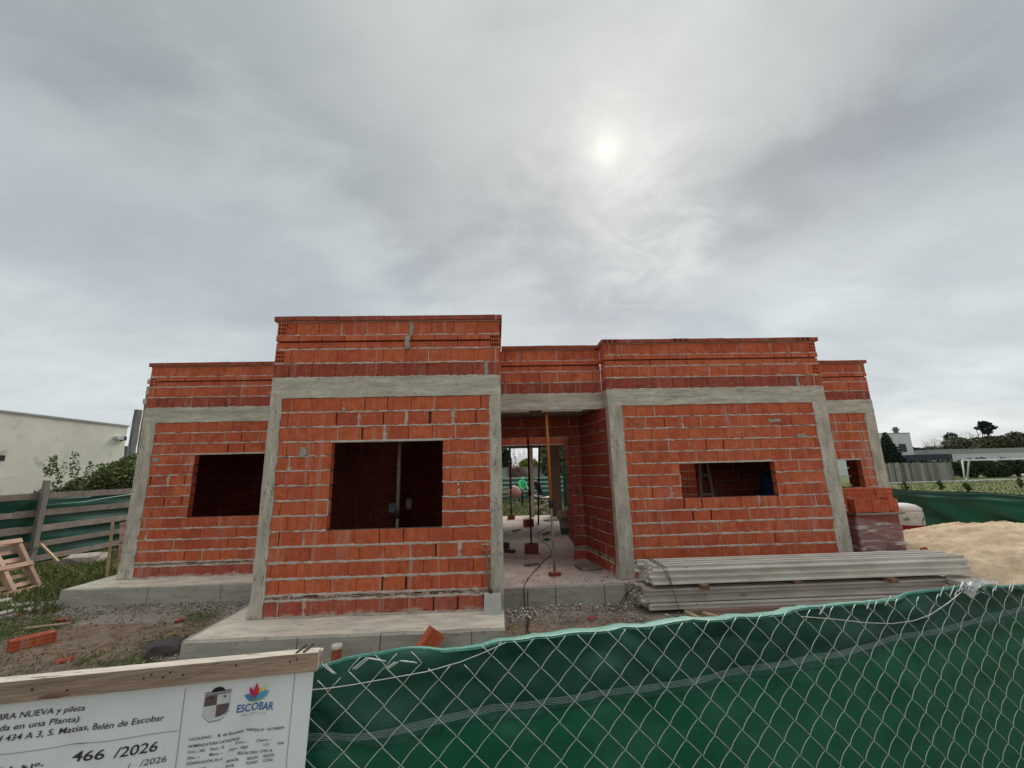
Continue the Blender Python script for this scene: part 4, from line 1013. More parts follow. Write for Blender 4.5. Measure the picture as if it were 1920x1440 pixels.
def stack():
    g = 'precast concrete joists stacked in front of the right room'
    lay = [(-.215, 'bottom', 5.36, 9.9, M_JOIST, .0), (-.115, 'second lowest', 5.34, 9.95, M_JOIST2, .0), (-.020, 'third lowest', 5.32, 10.0, M_JOIST2, .0),
           (.125, 'third highest', 5.42, 10.33, M_JOIST, .0), (.212, 'second highest', 5.44, 10.36, M_JOIST, .0), (.299, 'topmost', 5.46, 10.30, M_JOIST, .0)]
    for li, (z, nm, x0, x1, m, sk) in enumerate(lay):
        for r_ in range(4):
            if li in (0, 1, 2) and r_ > 3: continue
            yy = .47 + r_ * .135 + RN.uniform(-.008, .008) + (.02 if li in (1,) else 0)
            dx = RN.uniform(-.05, .06) - .01 * r_
            if li == 5 and r_ == 3: yy -= .01
            joist(x0 + dx, x1 + dx * .6, yy, z, f'grey concrete joist, {ORD[r_]} one from the street in the {nm} layer of the stack', g, m, h=.084, flip=(li % 2 == 0 and li < 3), skew=RN.uniform(-.012, .012))
    for x, y0 in ((6.16, .30), (8.98, .30), (7.6, .42)):
        mb = MB(); mb.rough(x, x + .10, y0, 1.0, .066, .124, .06, .004, 12); o = mb.build('timber_spacer', mat('spacer_wood', (.26, .15, .10), (.18, .10, .07), 9, .85, .4), None, label={6.16: 'short brown timber spacer between the joist layers near their left end', 8.98: 'short brown timber spacer between the joist layers near their right end', 7.6: 'timber spacer set back between the joist layers at mid length'}[x], category='timber', group='timber spacers in the joist stack')
    mb = MB(); mb.rough(5.95, 8.9, .36, .45, -.285, -.215, .1, .006, 4); mb.build('timber_bearer', mat('bearer_wood', (.34, .22, .17), (.24, .15, .12), 6, .85, .4, aniso=(.4, 1, 1)), None, label='long pinkish timber bearer lying under the front of the joist stack', category='timber')
    mb = MB(); mb.beam((5.92, .42, -.24), (6.02, .16, -.27), .05, .04, j=.006); mb.build('timber_offcut', M_PINE, None, label='pale timber offcut nearest the corner under the joist stack', category='timber')
    mb = MB(); mb.beam((6.14, .34, -.24), (6.42, .02, -.27), .06, .035, j=.006); mb.build('timber_offcut', M_PINE, None, label='pale timber offcut lying flat on the soil before the joists', category='timber')
    # binding wires
    def loop(x, dx, r_, zt, zb, y0, y1):
        pts = [(x + .02, y1, zt - .02), (x, y1 - .02, zt), (x, y0 + .02, zt), (x + dx * .3, y0 - .005, zt - .02), (x + dx, y0 - .006, zb + .02), (x + dx, y0 + .03, zb)]
        mb = MB(); mb.tube(pts, r_, 6); return mb
    t = thing('binding_wires', 'black binding wires looped round the left end of the joist stack', 'wire', (5.5, .45, GZ))
    loop(5.60, .13, .005, .39, .13, .395, 1.0).build('wire_loop', M_BLACK, t, smooth=True); loop(5.65, .10, .005, .39, .12, .393, 1.0).build('wire_loop', M_BLACK, t, smooth=True)
    loop(5.70, .12, .004, .13, -.21, .388, 1.0).build('wire_loop', M_BLACK, t, smooth=True)
    mb = MB(); mb.tube([(5.20, .42, .09), (5.12, .46, .02), (5.09, .52, -.08), (5.06, .6, -.2), (4.92, .58, -.255), (4.86, .66, -.255), (4.93, .78, -.255), (5.06, .80, -.25), (5.10, .72, -.15), (5.16, .62, 0)], .006, 6); mb.build('wire_loop', M_BLACK, t, smooth=True)
stack()

# hollow bricks as separate things
def hollow_brick(loc, rot, label, group=None, size=(.33, .17, .18), m=None):
    """open-ended block: outer shell with a 3 x 3 grid of cells running lengthwise, grooved sides"""
    L_, D, H = size; mb = MB(); e = [0, .09, .30, .39, .61, .70, .91, 1.0]
    for x in (-L_ / 2, L_ / 2):
        for i in range(7):
            for k in range(7):
                y0, y1 = -D / 2 + D * e[i], -D / 2 + D * e[i + 1]; z0, z1 = H * e[k], H * e[k + 1]
                if i % 2 and k % 2:
                    xi = x * .35; a = [(x, y0, z0), (x, y1, z0), (x, y1, z1), (x, y0, z1)]; b = [(xi, y, z) for _, y, z in a]; mb.add(a + b, [(4, 5, 6, 7), (0, 4, 7, 3), (1, 2, 6, 5), (0, 1, 5, 4), (3, 7, 6, 2)])
                else: mb.add([(x, y0, z0), (x, y1, z0), (x, y1, z1), (x, y0, z1)], [(0, 1, 2, 3)])
    # sides with shallow grooves
    gr = [0, .10, .13, .30, .37, .40, .60, .63, .70, .87, .90, 1.]
    def dz(f): return -.004 if any(abs(f - q) < .02 for q in (.30, .335, .665, .70, .37, .63)) else 0
    for sgn in (-1, 1):
        v1 = [(-L_ / 2 + 0, sgn * (D / 2 + dz(f)), H * f) for f in gr]; v2 = [(L_ / 2, y, z) for _, y, z in v1]; n = len(gr)
        mb.add(v1 + v2, [(i, i + 1, n + i + 1, n + i) for i in range(n - 1)])
        z = H if sgn > 0 else 0
        v1 = [(-L_ / 2, -D / 2 + D * f, z + sgn * dz(f)) for f in gr]; v2 = [(L_ / 2, y, z_) for _, y, z_ in v1]; mb.add(v1 + v2, [(i, i + 1, n + i + 1, n + i) for i in range(n - 1)])
    me = mb.mesh('hollow_brick', m or M_ORANGE); o = bpy.data.objects.new('hollow_brick', me); COL.objects.link(o); o.location = loc; o.rotation_euler = rot
    o['label'] = label; o['category'] = 'brick'
    if group: o['group'] = group
    return o
hollow_brick((-2.82, .17, GZ + .005), (.0, .0, math.radians(56)), 'loose orange hollow brick with ribbed sides lying in the front yard grass', size=(.40, .16, .12))
hollow_brick((2.50, -.84, -.12), (math.radians(8), math.radians(-52), .35), 'orange hollow brick tipped on its corner against the apron edge behind the tarp', size=(.33, .11, .18))

# shovel leaning on the right column of the middle room
t = thing('shovel', 'square-bladed shovel with wooden D handle leaning on the concrete column', 'shovel', (3.14, -.12, 0))
mb = MB(); mb.tube([(3.075, -.035, .76), (3.10, -.05, .40), (3.12, -.075, .20)], [.014, .016, .018], 8); mb.build('shaft', mat('grey_shaft', (.20, .18, .16), (.13, .12, .11), 20, .7), t, smooth=True)
mb = MB(); mb.tube([(3.02, -.04, .83), (3.025, -.04, .79), (3.05, -.038, .765), (3.075, -.038, .755), (3.10, -.038, .765), (3.125, -.04, .79), (3.13, -.04, .83)], .006, 6); mb.tube([(3.018, -.04, .832), (3.132, -.04, .832)], .011, 8)
mb.build('handle', mat('handle_wood', (.52, .36, .26), (.42, .28, .2), 20, .6), t, smooth=True)
mb = MB(); nx, nz = 8, 10; vs = []
for s_ in (0, .004):
    for i in range(nx + 1):
        for k in range(nz + 1):
            u = i / nx - .5; v = k / nz; x = 3.155 + u * (.215 + .02 * v); z = .235 - .25 * v; y = -.085 - .09 * v - s_ - .02 * math.cos(u * 3.0) + (.012 if v < .1 else 0); vs.append((x, y, z))
n = nz + 1; q = (nx + 1) * n
mb.add(vs, [(i * n + k, (i + 1) * n + k, (i + 1) * n + k + 1, i * n + k + 1) for i in range(nx) for k in range(nz)] + [(q + i * n + k, q + i * n + k + 1, q + (i + 1) * n + k + 1, q + (i + 1) * n + k) for i in range(nx) for k in range(nz)])
mb.build('blade', mat('mortared_steel', (.50, .50, .45), (.40, .41, .37), 9, .6, .4, 40, c3=(.16, .22, .22), s3=12, t3=.62), t, smooth=True)
mb = MB(); mb.tube([(3.13, -.075, .27), (3.14, -.085, .18)], [.026, .020], 10); mb.build('socket', M_STEEL_D, t, smooth=True)

# drain pipe stub
t = thing('drain_pipe', 'short orange drain pipe standing with a white cap before the apron', 'pipe', (1.44, -.86, GZ))
mb = MB(); mb.lathe((1.445, -.86, GZ - .02), [(.052, 0), (.052, .235)], 28); mb.build('pipe', mat('pipe_orange', (.42, .11, .05), (.36, .09, .045), 12, .5), t, smooth=False)
mb = MB(); mb.lathe((1.445, -.86, -.060), [(.058, 0), (.060, .004), (.060, .030), (.055, .036), (.03, .037)], 28); mb.build('cap', mat('cap_white', (.72, .68, .60), (.6, .56, .48), 20, .6), t, smooth=False)

def rock(name, c, sz, m, label, cat, seed=0, rot=0., sub=2, flat_=0., smooth=False):
    import bmesh
    bm = bmesh.new(); bmesh.ops.create_icosphere(bm, subdivisions=sub, radius=1)
    for v in bm.verts:
        p = v.co.copy(); k = 1 + .30 * noise.noise(p * 1.3 + Vector((seed, 0, 0))) + .12 * noise.noise(p * 3.7 + Vector((0, seed, 0)))
        v.co = Vector((math.copysign(abs(p.x) ** .62, p.x) * sz[0], math.copysign(abs(p.y) ** .62, p.y) * sz[1], math.copysign(abs(p.z) ** .62, p.z) * sz[2])) * k
    bmesh.ops.rotate(bm, verts=bm.verts, matrix=Matrix.Rotation(rot, 3, 'Z'))
    me = bpy.data.meshes.new(name); bm.to_mesh(me); bm.free(); me.materials.append(m); o = bpy.data.objects.new(name, me); COL.objects.link(o); o.location = c
    o['label'] = label; o['category'] = cat; return o
M_DARKST = mat('bitumen_lump', (.07, .065, .07), (.11, .09, .085), 7, .8, .6, 30, c3=(.30, .27, .25), s3=30, t3=.68)
M_LUMP = mat('broken_concrete', (.42, .37, .32), (.30, .26, .22), 9, .95, .8, 40)
rock('concrete_lump', (-.86, -.20, GZ + .04), (.21, .13, .10), M_DARKST, 'dark blackened lump of concrete lying beside the corner of the apron', 'rubble', 3, .35)
rock('concrete_lump', (-.60, -.14, GZ + .06), (.05, .07, .10), M_LUMP, 'small brown broken lump wedged between the dark lump and the apron', 'rubble', 7, .2)
rock('concrete_lump', (-7.3, 5.55, GZ + .10), (.42, .30, .15), M_LUMP, 'pale slab-like lump of broken concrete in the grass by the plank fence', 'rubble', 5, .5)
for i, (x, y, sx, sy, lb) in enumerate(((-5.0, 2.0, .22, .10, 'flat pale flake of mortar nearest the left end of the apron'), (-4.75, 1.55, .20, .08, 'flat pale flake of mortar in front of the left apron corner'), (-5.4, 2.15, .16, .12, 'thick grey flake of mortar farthest left beside the grass'), (-4.45, 1.72, .12, .07, 'small pale flake of mortar against the left apron corner'))):
    rock('mortar_flake', (x, y, GZ + .025), (sx, sy, .022 if i != 2 else .07), mat('flake', (.52, .48, .43), (.42, .38, .34), 12, .95, .5), lb, 'rubble', 11 + i, .3 + i)

# rubble and gravel nobody could count
def rubble():
    base = [((.0, 0, 1), (.9, 0, .2), (-.5, .8, .1), (-.4, -.8, .15), (.2, .1, -.8))]
    P0 = np.array([(0, 0, .9), (1, .1, 0), (.1, 1, .1), (-.95, .15, -.1), (-.1, -1, 0), (0, 0, -.8)]); F0 = [(0, 1, 2), (0, 2, 3), (0, 3, 4), (0, 4, 1), (5, 2, 1), (5, 3, 2), (5, 4, 3), (5, 1, 4)]
    zones = [(-4.6, -.4, 1.35, 1.84, 1700, .016), (-5.9, -4.2, 1.3, 2.5, 500, .028), (-.9, -.4, -.9, 1.8, 700, .016), (3.35, 5.3, .2, 1.0, 900, .018), (3.35, 7, -1.6, .45, 2600, .014), (-.5, 3.4, -1.1, -.72, 500, .018), (-6, .0, -2.5, 1.4, 3200, .014), (5, 6.4, .0, .4, 300, .018)]
    sets = {0: ([], []), 1: ([], []), 2: ([], [])}
    for x0, x1, y0, y1, n, sz in zones:
        for _ in range(n):
            x, y = RN.uniform(x0, x1), RN.uniform(y0, y1); q = RN.random(); k = 0 if q < .84 else (1 if q < .90 else 2)
            s_ = sz * RN.uniform(.35, 1.0) * (1 + (RN.random() < .06) * 1.2); R_ = Matrix.Rotation(RN.uniform(0, 6.28), 3, 'Z') @ Matrix.Rotation(RN.uniform(-1, 1), 3, 'X')
            z = GZ + s_ * .25; Vl, Fl = sets[k]; b = len(Vl)
            for p in P0: v = R_ @ Vector((p[0] * s_ * RN.uniform(.8, 1.3), p[1] * s_ * RN.uniform(.6, 1.1), p[2] * s_ * .6)); Vl.append((x + v.x, y + v.y, z + v.z))
            Fl += [(a + b, c + b, d + b) for a, c, d in F0]
    for k, (nm, m, lb) in enumerate((('gravel', mat('gravel_grey', (.34, .30, .26), (.22, .19, .165), 15, .95, rnd=.4), 'grey gravel along the slab edges'), ('brick_crumbs', mat('crumb_red', (.36, .13, .08), (.3, .1, .06), 15, .95, rnd=.3), 'small crumbs of broken red brick in the soil'), ('mortar_crumbs', mat('crumb_white', (.62, .58, .52), (.5, .46, .42), 15, .9, rnd=.2), 'small pale crumbs of mortar in the soil'))):
        npmesh(nm, sets[k][0], sets[k][1], m, kind='stuff', label=lb, category='gravel')
    V, F = [], []
    for _ in range(150):      # white plaster bits in front of the entrance step
        x = RN.gauss(3.60, .10) if RN.random() < .3 else RN.uniform(3.4, 5.4); y = (RN.gauss(.66, .14) if x < 3.9 else RN.uniform(.75, .98)); s_ = RN.uniform(.008, .022) * (1.9 if x < 3.75 and RN.random() < .3 else 1)
        R_ = Matrix.Rotation(RN.uniform(0, 6.28), 3, 'Z') @ Matrix.Rotation(RN.uniform(-1, 1), 3, 'X'); b = len(V)
        for p in P0: v = R_ @ Vector((p[0] * s_ * RN.uniform(.8, 1.5), p[1] * s_, p[2] * s_ * .6)); V.append((x + v.x, y + v.y, GZ + s_ * .5 + .008 + v.z))
        F += [(a + b, c + b, d + b) for a, c, d in F0]
    npmesh('plaster_bits', V, F, mat('plaster_white', (.82, .80, .76), (.7, .68, .64), 15, .9), kind='stuff', label='white bits of plaster spilled before the entrance step', category='rubble')
rubble()
def litter():
    n = 3600; X = np.where(NP.random(n) < .75, NP.uniform(-6.5, .1, n), NP.uniform(3.4, 6.5, n)); Y = np.where(X < 1, NP.uniform(-2.6, 1.8, n), NP.uniform(-1.2, .9, n))
    a = NP.uniform(0, 6.28, n); l = NP.uniform(.02, .06, n)[:, None]; d = np.stack([np.cos(a), np.sin(a), NP.uniform(-.3, .3, n)], -1) * l; s_ = np.stack([-np.sin(a), np.cos(a), np.zeros(n)], -1) * NP.uniform(.0015, .004, n)[:, None]
    P = np.stack([X, Y, np.full(n, GZ + .014)], -1); V = np.stack([P - d - s_, P + d - s_, P + d + s_, P - d + s_], 1).reshape(-1, 3)
    npmesh('straw', V, np.arange(n * 4).reshape(-1, 4), mat('straw', (.52, .44, .32), (.36, .29, .2), 20, .9, rnd=.4), kind='stuff', label='dry straw and litter strewn over the yard soil', category='litter')
litter()
def crumbs():
    V, F = [], []
    for _ in range(200):
        x, y = RN.uniform(3.4, 5.1), 1.15 + RN.random() ** 1.5 * 9; s_ = RN.uniform(.005, .018); b = len(V); P0 = [(0, 0, .9), (1, .1, 0), (.1, 1, .1), (-.95, .15, -.1), (-.1, -1, 0), (0, 0, -.8)]; R_ = Matrix.Rotation(RN.uniform(0, 6.28), 3, 'Z')
        for p in P0: v = R_ @ Vector((p[0] * s_ * RN.uniform(.8, 1.6), p[1] * s_, p[2] * s_ * .6)); V.append((x + v.x, y + v.y, s_ * .4 + v.z))
        F += [(a + b, c + b, d + b) for a, c, d in [(0, 1, 2), (0, 2, 3), (0, 3, 4), (0, 4, 1), (5, 2, 1), (5, 3, 2), (5, 4, 3), (5, 1, 4)]]
    npmesh('floor_crumbs', V, F, mat('floor_crumb', (.42, .34, .30), (.3, .22, .19), 15, .95, rnd=.4, hue2=(.32, .10, .07)), kind='stuff', label='crumbs of mortar and brick over the passage floor', category='rubble')
    for i, (x, y, l, w_, a, lb) in enumerate(((3.75, 2.55, .30, .10, .3, 'short board lying left of the orange prop in the passage'), (4.55, 6.2, .5, .12, 1.2, 'plank lying on the floor beside the tub'), (4.9, 9.4, .7, .14, .2, 'long plank lying near the back opening'), (3.7, 7.0, .4, .1, 1.0, 'plank lying on the floor at the left of the passage'))):
        mb = MB(); mb.beam((x, y, .018), (x + l * math.cos(a), y + l * math.sin(a), .02), w_, .028, j=.004); mb.build('plank', M_WOOD, None, label=lb, category='plank')
crumbs()

# loose debris that one can tell apart
for i, (x, y, l, a, lb) in enumerate(((-3.4, 1.15, .10, .3, 'small broken brick chip in the thin grass before the left apron'), (-1.5, .9, .08, 1.1, 'broken brick chip in the middle of the front yard'), (-1.9, -.35, .09, .5, 'broken brick chip in the bare soil left of the dark lump'), (4.55, .35, .08, .2, 'broken brick chip on the soil before the entrance step'), (4.15, -.25, .07, .9, 'broken brick chip on the bare path before the entrance'))):
    rock('brick_chip', (x, y, GZ + .015), (l, l * .5, .022), M_RED, lb, 'rubble', 21 + i, a, 1)
for i, (a, b_, lb) in enumerate((((-3.6, .8, GZ + .02), (-3.1, .95, GZ + .02), 'thin splintered batten lying in the front yard grass'), ((5.35, .05, GZ + .01), (5.75, -.18, GZ + .01), 'thin pale stick on the soil before the joist stack'))):
    mb = MB(); mb.beam(a, b_, .035, .018, j=.004); mb.build('stick', M_PINE, None, label=lb, category='timber')
# ------------------------------------------------------------------ inside the entrance
def prop(x, y, z0, z1, mats, label, lean=(0, 0), r=.024, block=None, group='steel props under the slab'):
    t = thing('steel_prop', label, 'prop', (x, y, 0), group)
    zm = z0 + (z1 - z0) * .40
    P = lambda z: (x + lean[0] * (z - z0) / (z1 - z0), y + lean[1] * (z - z0) / (z1 - z0), z)
    mb = MB(); mb.tube([P(z0), P(zm)], r * .82, 10); mb.build('inner_tube', mats[0], t, smooth=True)
    mb = MB(); mb.tube([P(zm), P(z1)], r, 10); mb.build('outer_tube', mats[1], t, smooth=True)
    mb = MB(); mb.tube([P(zm - .05), P(zm + .07)], r * 1.5, 10); mb.build('collar', M_STEEL_D, t, smooth=True)
    for z in (z0, z1):
        p = P(z); mb = MB(); mb.box(p[0] - .06, p[0] + .06, p[1] - .06, p[1] + .06, z - .006, z + .002); mb.build('plate', mats[1], t)
    return t
M_OR = mat('prop_orange', (.52, .21, .045), (.40, .16, .045), 14, .45, c3=(.25, .12, .05), s3=30, t3=.64); M_GREYP = mat('prop_galvanised', (.40, .34, .28), (.30, .25, .2), 20, .5, metal=.4)
prop(4.22, 1.72, .055, 2.89, (M_GREYP, M_OR), 'tall orange steel prop in the middle of the entrance', lean=(-.03, .02), r=.028)
prop(3.98, 3.72, .205, 2.9, (M_STEEL_D, M_STEEL_D), 'dark rusty steel prop standing on a red brick behind the orange prop', r=.025)
prop(3.76, 10.3, .15, 2.66, (M_STEEL_D, M_STEEL_D), 'dark rusty steel prop near the left edge at the back opening', r=.04)
prop(4.62, 8.6, .0, 2.9, (M_STEEL_D, M_STEEL_D), 'dark steel prop at the back leaning to the left', lean=(.14, 0), r=.035)
prop(1.63, 1.0, .0, 2.88, (mat('prop_dusty', (.42, .33, .25), (.3, .24, .19), 14, .7), MATS['prop_dusty']), 'rusty brown prop standing inside the middle window', r=.03)
prop(6.62, 1.75, .0, 2.88, (M_STEEL_D, M_BLACK), 'black prop just inside the left end of the wide low window', lean=(-.06, 0), r=.03)
M_DULLB = mat('dull_brick', (.26, .07, .05), (.20, .055, .045), 10, .9, .5)
for x, y, sz, ang, lb in ((4.22, 1.71, (.19, .13, .05), .3, 'small broken brick under the foot of the orange prop'), (3.98, 3.72, (.30, .17, .2), 0, 'dark red brick standing under the rusty prop in the passage'), (3.76, 10.3, (.28, .2, .15), 0, 'dark red brick under the prop at the back opening'), (4.25, 8.1, (.3, .2, .22), .5, 'red brick lying on the floor by the far props')):
    mb = MB(); mb.rough(-sz[0] / 2, sz[0] / 2, -sz[1] / 2, sz[1] / 2, 0, sz[2], .05, .006, 14); me = mb.mesh('prop_block', M_DULLB)
    o = bpy.data.objects.new('prop_block', me); COL.objects.link(o); o.location = (x, y, -.004); o.rotation_euler.z = ang; o['label'] = lb; o['category'] = 'brick'
mb = MB()
pts = [(5.0, 8.1), (4.75, 7.5), (4.46, 6.7), (4.33, 5.9), (4.36, 5.2), (4.47, 4.5), (4.44, 3.9), (4.36, 3.3), (4.17, 2.9), (3.95, 2.2), (3.76, 1.6), (3.66, 1.2)]
P3 = [(x, y, .006) for x, y in pts] + [(3.635, 1.02, 0.0), (3.63, .985, -.06), (3.635, .975, -.2), (3.64, .95, GZ + .01), (3.645, .6, GZ + .015), (3.63, .3, GZ + .015), (3.58, -.1, GZ + .015), (3.56, -.6, GZ + .015)]
mb.tube(P3, .0075, 6); mb.build('power_cable', M_BLACK, None, smooth=True, org=(3.66, 1.2, 0), label='black cable snaking out through the entrance and over the step', category='cable')
mb = MB(); mb.tube([(3.70, 1.03, -.005), (3.69, .98, -.1), (3.68, .95, GZ + .01), (3.67, .5, GZ + .013), (3.62, .1, GZ + .013), (3.61, -.6, GZ + .013)], .006, 6); mb.build('thin_cable', M_BLACK, None, smooth=True, org=(3.68, .95, GZ), label='thinner dark cable beside the black cable before the step', category='cable')
mb = MB(); mb.beam((4.72, 2.12, .02), (5.10, 2.20, .02), .42, .035, j=.012); mb.build('board', mat('dusty_board', (.34, .26, .21), (.26, .19, .155), 7, .9, .4), None, label='dusty square board lying at the foot of the passage side wall', category='board')
for a, b_, w_, h_, lb in (((3.34, 3.95, .03), (3.62, 3.85, .03), .10, .06, 'longer dark timber offcut on the passage floor at the left edge'), ((3.34, 4.35, .07), (3.50, 4.30, .07), .09, .12, 'shorter thicker dark offcut behind the long one on the passage floor')):
    mb = MB(); mb.beam(a, b_, w_, h_, j=.006); mb.build('timber_offcut', mat('dark_timber', (.12, .07, .05), (.08, .05, .04), 9, .8), None, label=lb, category='timber')
mb = MB(); mb.rough(4.43, 4.58, 5.25, 5.42, 0, .04, .03, .02, 15); mb.build('green_rag', mat('rag_green', (.02, .22, .09), (.015, .15, .06), 20, .7), None, label='small crumpled green rag on the passage floor', category='rag')
# bags and tub by the door jamb
t = thing('tub', 'grey plastic tub with a green lower half beside the passage doorway', 'bucket', (5.2, 6.4, 0))
mb = MB(); mb.lathe((5.2, 6.4, .0), [(.155, 0), (.17, .16)], 24); mb.build('lower_wall', mat('tub_green', (.05, .16, .09), (.10, .2, .14), 12, .6), t)
mb = MB(); mb.lathe((5.2, 6.4, .16), [(.17, 0), (.19, .18), (.20, .185), (.20, .21), (.18, .21), (.17, .17)], 24); mb.build('upper_wall', mat('tub_grey', (.40, .42, .38), (.3, .32, .28), 12, .6), t)
def bag(c, sz, m, label, seed):
    return rock('bag', c, sz, m, label, 'bag', seed, .2, 3)
bag((5.17, 6.4, .50), (.19, .16, .14), mat('bag_paper', (.58, .50, .38), (.46, .38, .28), 5, .8, c3=(.42, .10, .06), s3=5, t3=.60), 'creased tan bag with red print sitting on the tub', 2)
bag((5.24, 6.3, .40), (.15, .10, .06), mat('bag_green', (.07, .22, .12), (.12, .28, .18), 8, .7), 'green sack folded under the tan bag on the tub', 4)
bag((5.40, 6.75, .52), (.14, .16, .17), mat('bag_white', (.66, .68, .60), (.5, .54, .46), 8, .7), 'whitish sack standing behind the tub', 6)
# planks under the entrance lintel
for x0, x1, lb in ((3.33, 3.86, 'left'), (4.1, 4.85, 'right')):
    mb = MB(); mb.rough(x0, x1, 1.62, 1.82, 2.868, 2.893, .1, .003, 5); mb.build('shutter_board', mat('shutter_pale', (.5, .47, .42), (.4, .37, .33), 8, .85), None, label=f'pale shuttering board still under the entrance beam, {lb} one of the two', category='board', group='shuttering boards under the entrance beam')
# plastic scraps in the middle window room
for k in range(2):
    mb = MB(); c = Vector(((1.52, 1.14, 1.25), (1.76, 1.2, 1.3))[k]); vs = []
    for i in range(6):
        for j in range(6):
            a, b_ = i / 5 - .5, j / 5 - .5; v = Vector((a * (.14 - k * .06), .02, b_ * .17)); v += noise.noise_vector((v + c) * 22) * .03; vs.append(c + v)
    mb.add(vs, [(i * 6 + j, i * 6 + 6 + j, i * 6 + 7 + j, i * 6 + 1 + j) for i in range(5) for j in range(5)])
    mb.build('plastic_scrap', mat('scrap_grey', (.17, .17, .18), (.11, .11, .12), 12, .5), None, smooth=True, label=('larger', 'smaller')[k] + ' grey plastic scrap tied ' + ('left', 'right')[k] + ' of the prop inside the middle window', category='plastic')
# timber trestle and blue cover in the right room
t = thing('step_ladder', 'old wooden step ladder seen through the wide low window', 'ladder', (7.75, 3.05, 0))
for a, b_ in (((7.55, 3.1, 0), (7.72, 3.08, 2.0)), ((7.95, 2.95, 0), (7.84, 3.05, 2.0))):
    mb = MB(); mb.beam(a, b_, .06, .05); mb.build('stile', mat('ladder_wood', (.55, .40, .31), (.42, .3, .24), 9, .8), t)
for z in (.4, .8, 1.2, 1.6, 1.95):
    f_ = z / 2; mb = MB(); mb.beam((7.55 + .17 * f_, 3.06, z), (7.95 - .11 * f_, 3.0, z), .04, .05); mb.build('rung', mat('rung_grey', (.45, .41, .36), (.38, .34, .3), 9, .8), t)
rock('blue_cover', (9.0, 2.75, .85), (.22, .25, .75), mat('tarp_blue', (.012, .06, .16), (.02, .09, .22), 6, .6), 'dark blue sheet hanging inside the right end of the wide low window', 'sheet', 8, .1, 3)

# ------------------------------------------------------------------ right side: wrapped bricks, tank, sand, bucket, tarp fence
M_TERRA = mat('wrapped_clay', (.38, .12, .09), (.30, .09, .075), 9, .85, .4, aniso=(6, 6, 1))
PX0, PX1, PY0, PY1 = 9.86, 10.70, 1.75, 2.65
t = thing('brick_pallet', 'pallet of hollow bricks shrink-wrapped in creased pinkish film by the right column', 'pallet', ((PX0 + PX1) / 2, 2.2, GZ))
for i in range(3):
    mb = MB(); mb.box(PX0 + i * .36, PX0 + i * .36 + .10, PY0, PY1, GZ, GZ + .10); mb.build('bearer', M_WOOD, t)
cm = unit_brick(8).mesh('brick', M_TERRA)
for l in range(5):
    for i in range(4):
        for k in range(2):
            o = bpy.data.objects.new('brick', cm); COL.objects.link(o); o.parent = t; o.location = Vector((PX0 + .11 + i * .207, PY0 + .20 + k * .42, GZ + .20 + l * .205)) - Vector(t.location); o.scale = (.60, 2.3, 1.06)
def film():
    n = 46; nz = 40; V = []; z0, z1 = GZ + .09, .80
    for k in range(nz + 1):
        z = z0 + (z1 - z0) * k / nz
        for i in range(4 * n):
            sd, u = divmod(i, n); u /= n
            x, y = [(PX0 + (PX1 - PX0) * u, PY0), (PX1, PY0 + (PY1 - PY0) * u), (PX1 - (PX1 - PX0) * u, PY1), (PX0, PY1 - (PY1 - PY0) * u)][sd]
            nx_, ny_ = [(0, -1), (1, 0), (0, 1), (-1, 0)][sd]
            w_ = .014 + .012 * noise.noise((x * 3, z * 16 + x * 2.0, y * 3)) + .008 * noise.noise((x * 14 + z * 8, z * 30, y * 12))
            top = .20 * max(0, (x - PX0) / (PX1 - PX0)) * max(0, (k / nz - .5)) * 1.4
            V.append((x + nx_ * w_, y + ny_ * w_, z - top))
    m4 = 4 * n; F = [(k * m4 + i, k * m4 + (i + 1) % m4, (k + 1) * m4 + (i + 1) % m4, (k + 1) * m4 + i) for k in range(nz) for i in range(m4)]
    m = mat('wrap_film', (.40, .20, .19), (.52, .33, .31), 3.2, .16, .25, 30, .9, aniso=(1, 1, 5), c3=(.85, .78, .76), s3=3.2, t3=.56)  # pale patches put the film's glossy highlights into its colour
    m = m; b = m.node_tree.nodes['Principled BSDF']; b.inputs['Alpha'].default_value = .62
    o = npmesh('stretch_film', V, F, m, parent=t); o.data.polygons.foreach_set('use_smooth', [True] * len(F))
    # faded stamp of small dark characters printed on the film: two unreadable lines
    mb = MB()
    for row, (zz, cnt) in enumerate(((.275, 20), (.235, 22))):
        for i in range(cnt):
            x = PX0 + .08 + i * .033; 
            if RN.random() < .14: continue
            w_ = .011; y = PY0 - .032
            mb.box(x, x + .005, y, y + .001, zz - .014, zz + .014); mb.box(x + .005, x + w_ + .006, y, y + .001, zz + RN.choice((-.012, .0, .01)), zz + RN.choice((.003, .012, .014)) + .001)
            if RN.random() < .5: mb.box(x + w_ + .006, x + w_ + .009, y, y + .001, zz - .012, zz + .012)
    mb.build('printed_stamp', mat('stamp_ink', (.10, .04, .05), (.14, .06, .06), 40, .6), t)
film()
G = 'loose hollow bricks piled on the wrapped pallet'
mb = MB(); mb.rough(9.84, 10.78, 1.70, 2.5, .845, .875, .1, .006, 6); mb.build('board', M_WOOD, None, label='thin board on top of the wrapped pallet carrying the loose bricks', category='board')
for i in range(5):
    hollow_brick((9.86 + i * .182, 1.84 + RN.uniform(-.03, .03), .885 + .12), (RN.uniform(-.03, .03), math.pi / 2 + (.16 if i == 3 else RN.uniform(-.02, .02)), RN.uniform(-.10, .10)), ['leftmost', 'second', 'middle', 'fourth', 'rightmost'][i] + ' orange brick from the left in the lower row on the pallet board', G, size=(.235, .18, .165))
for i in range(3):
    hollow_brick((9.98 + i * .345, 2.02, 1.125), (0, RN.uniform(-.03, .03), RN.uniform(-.06, .06)), ['left', 'middle', 'right'][i] + ' brick of the upper row on the pallet, lying lengthwise', G, size=(.33, .18, .18))
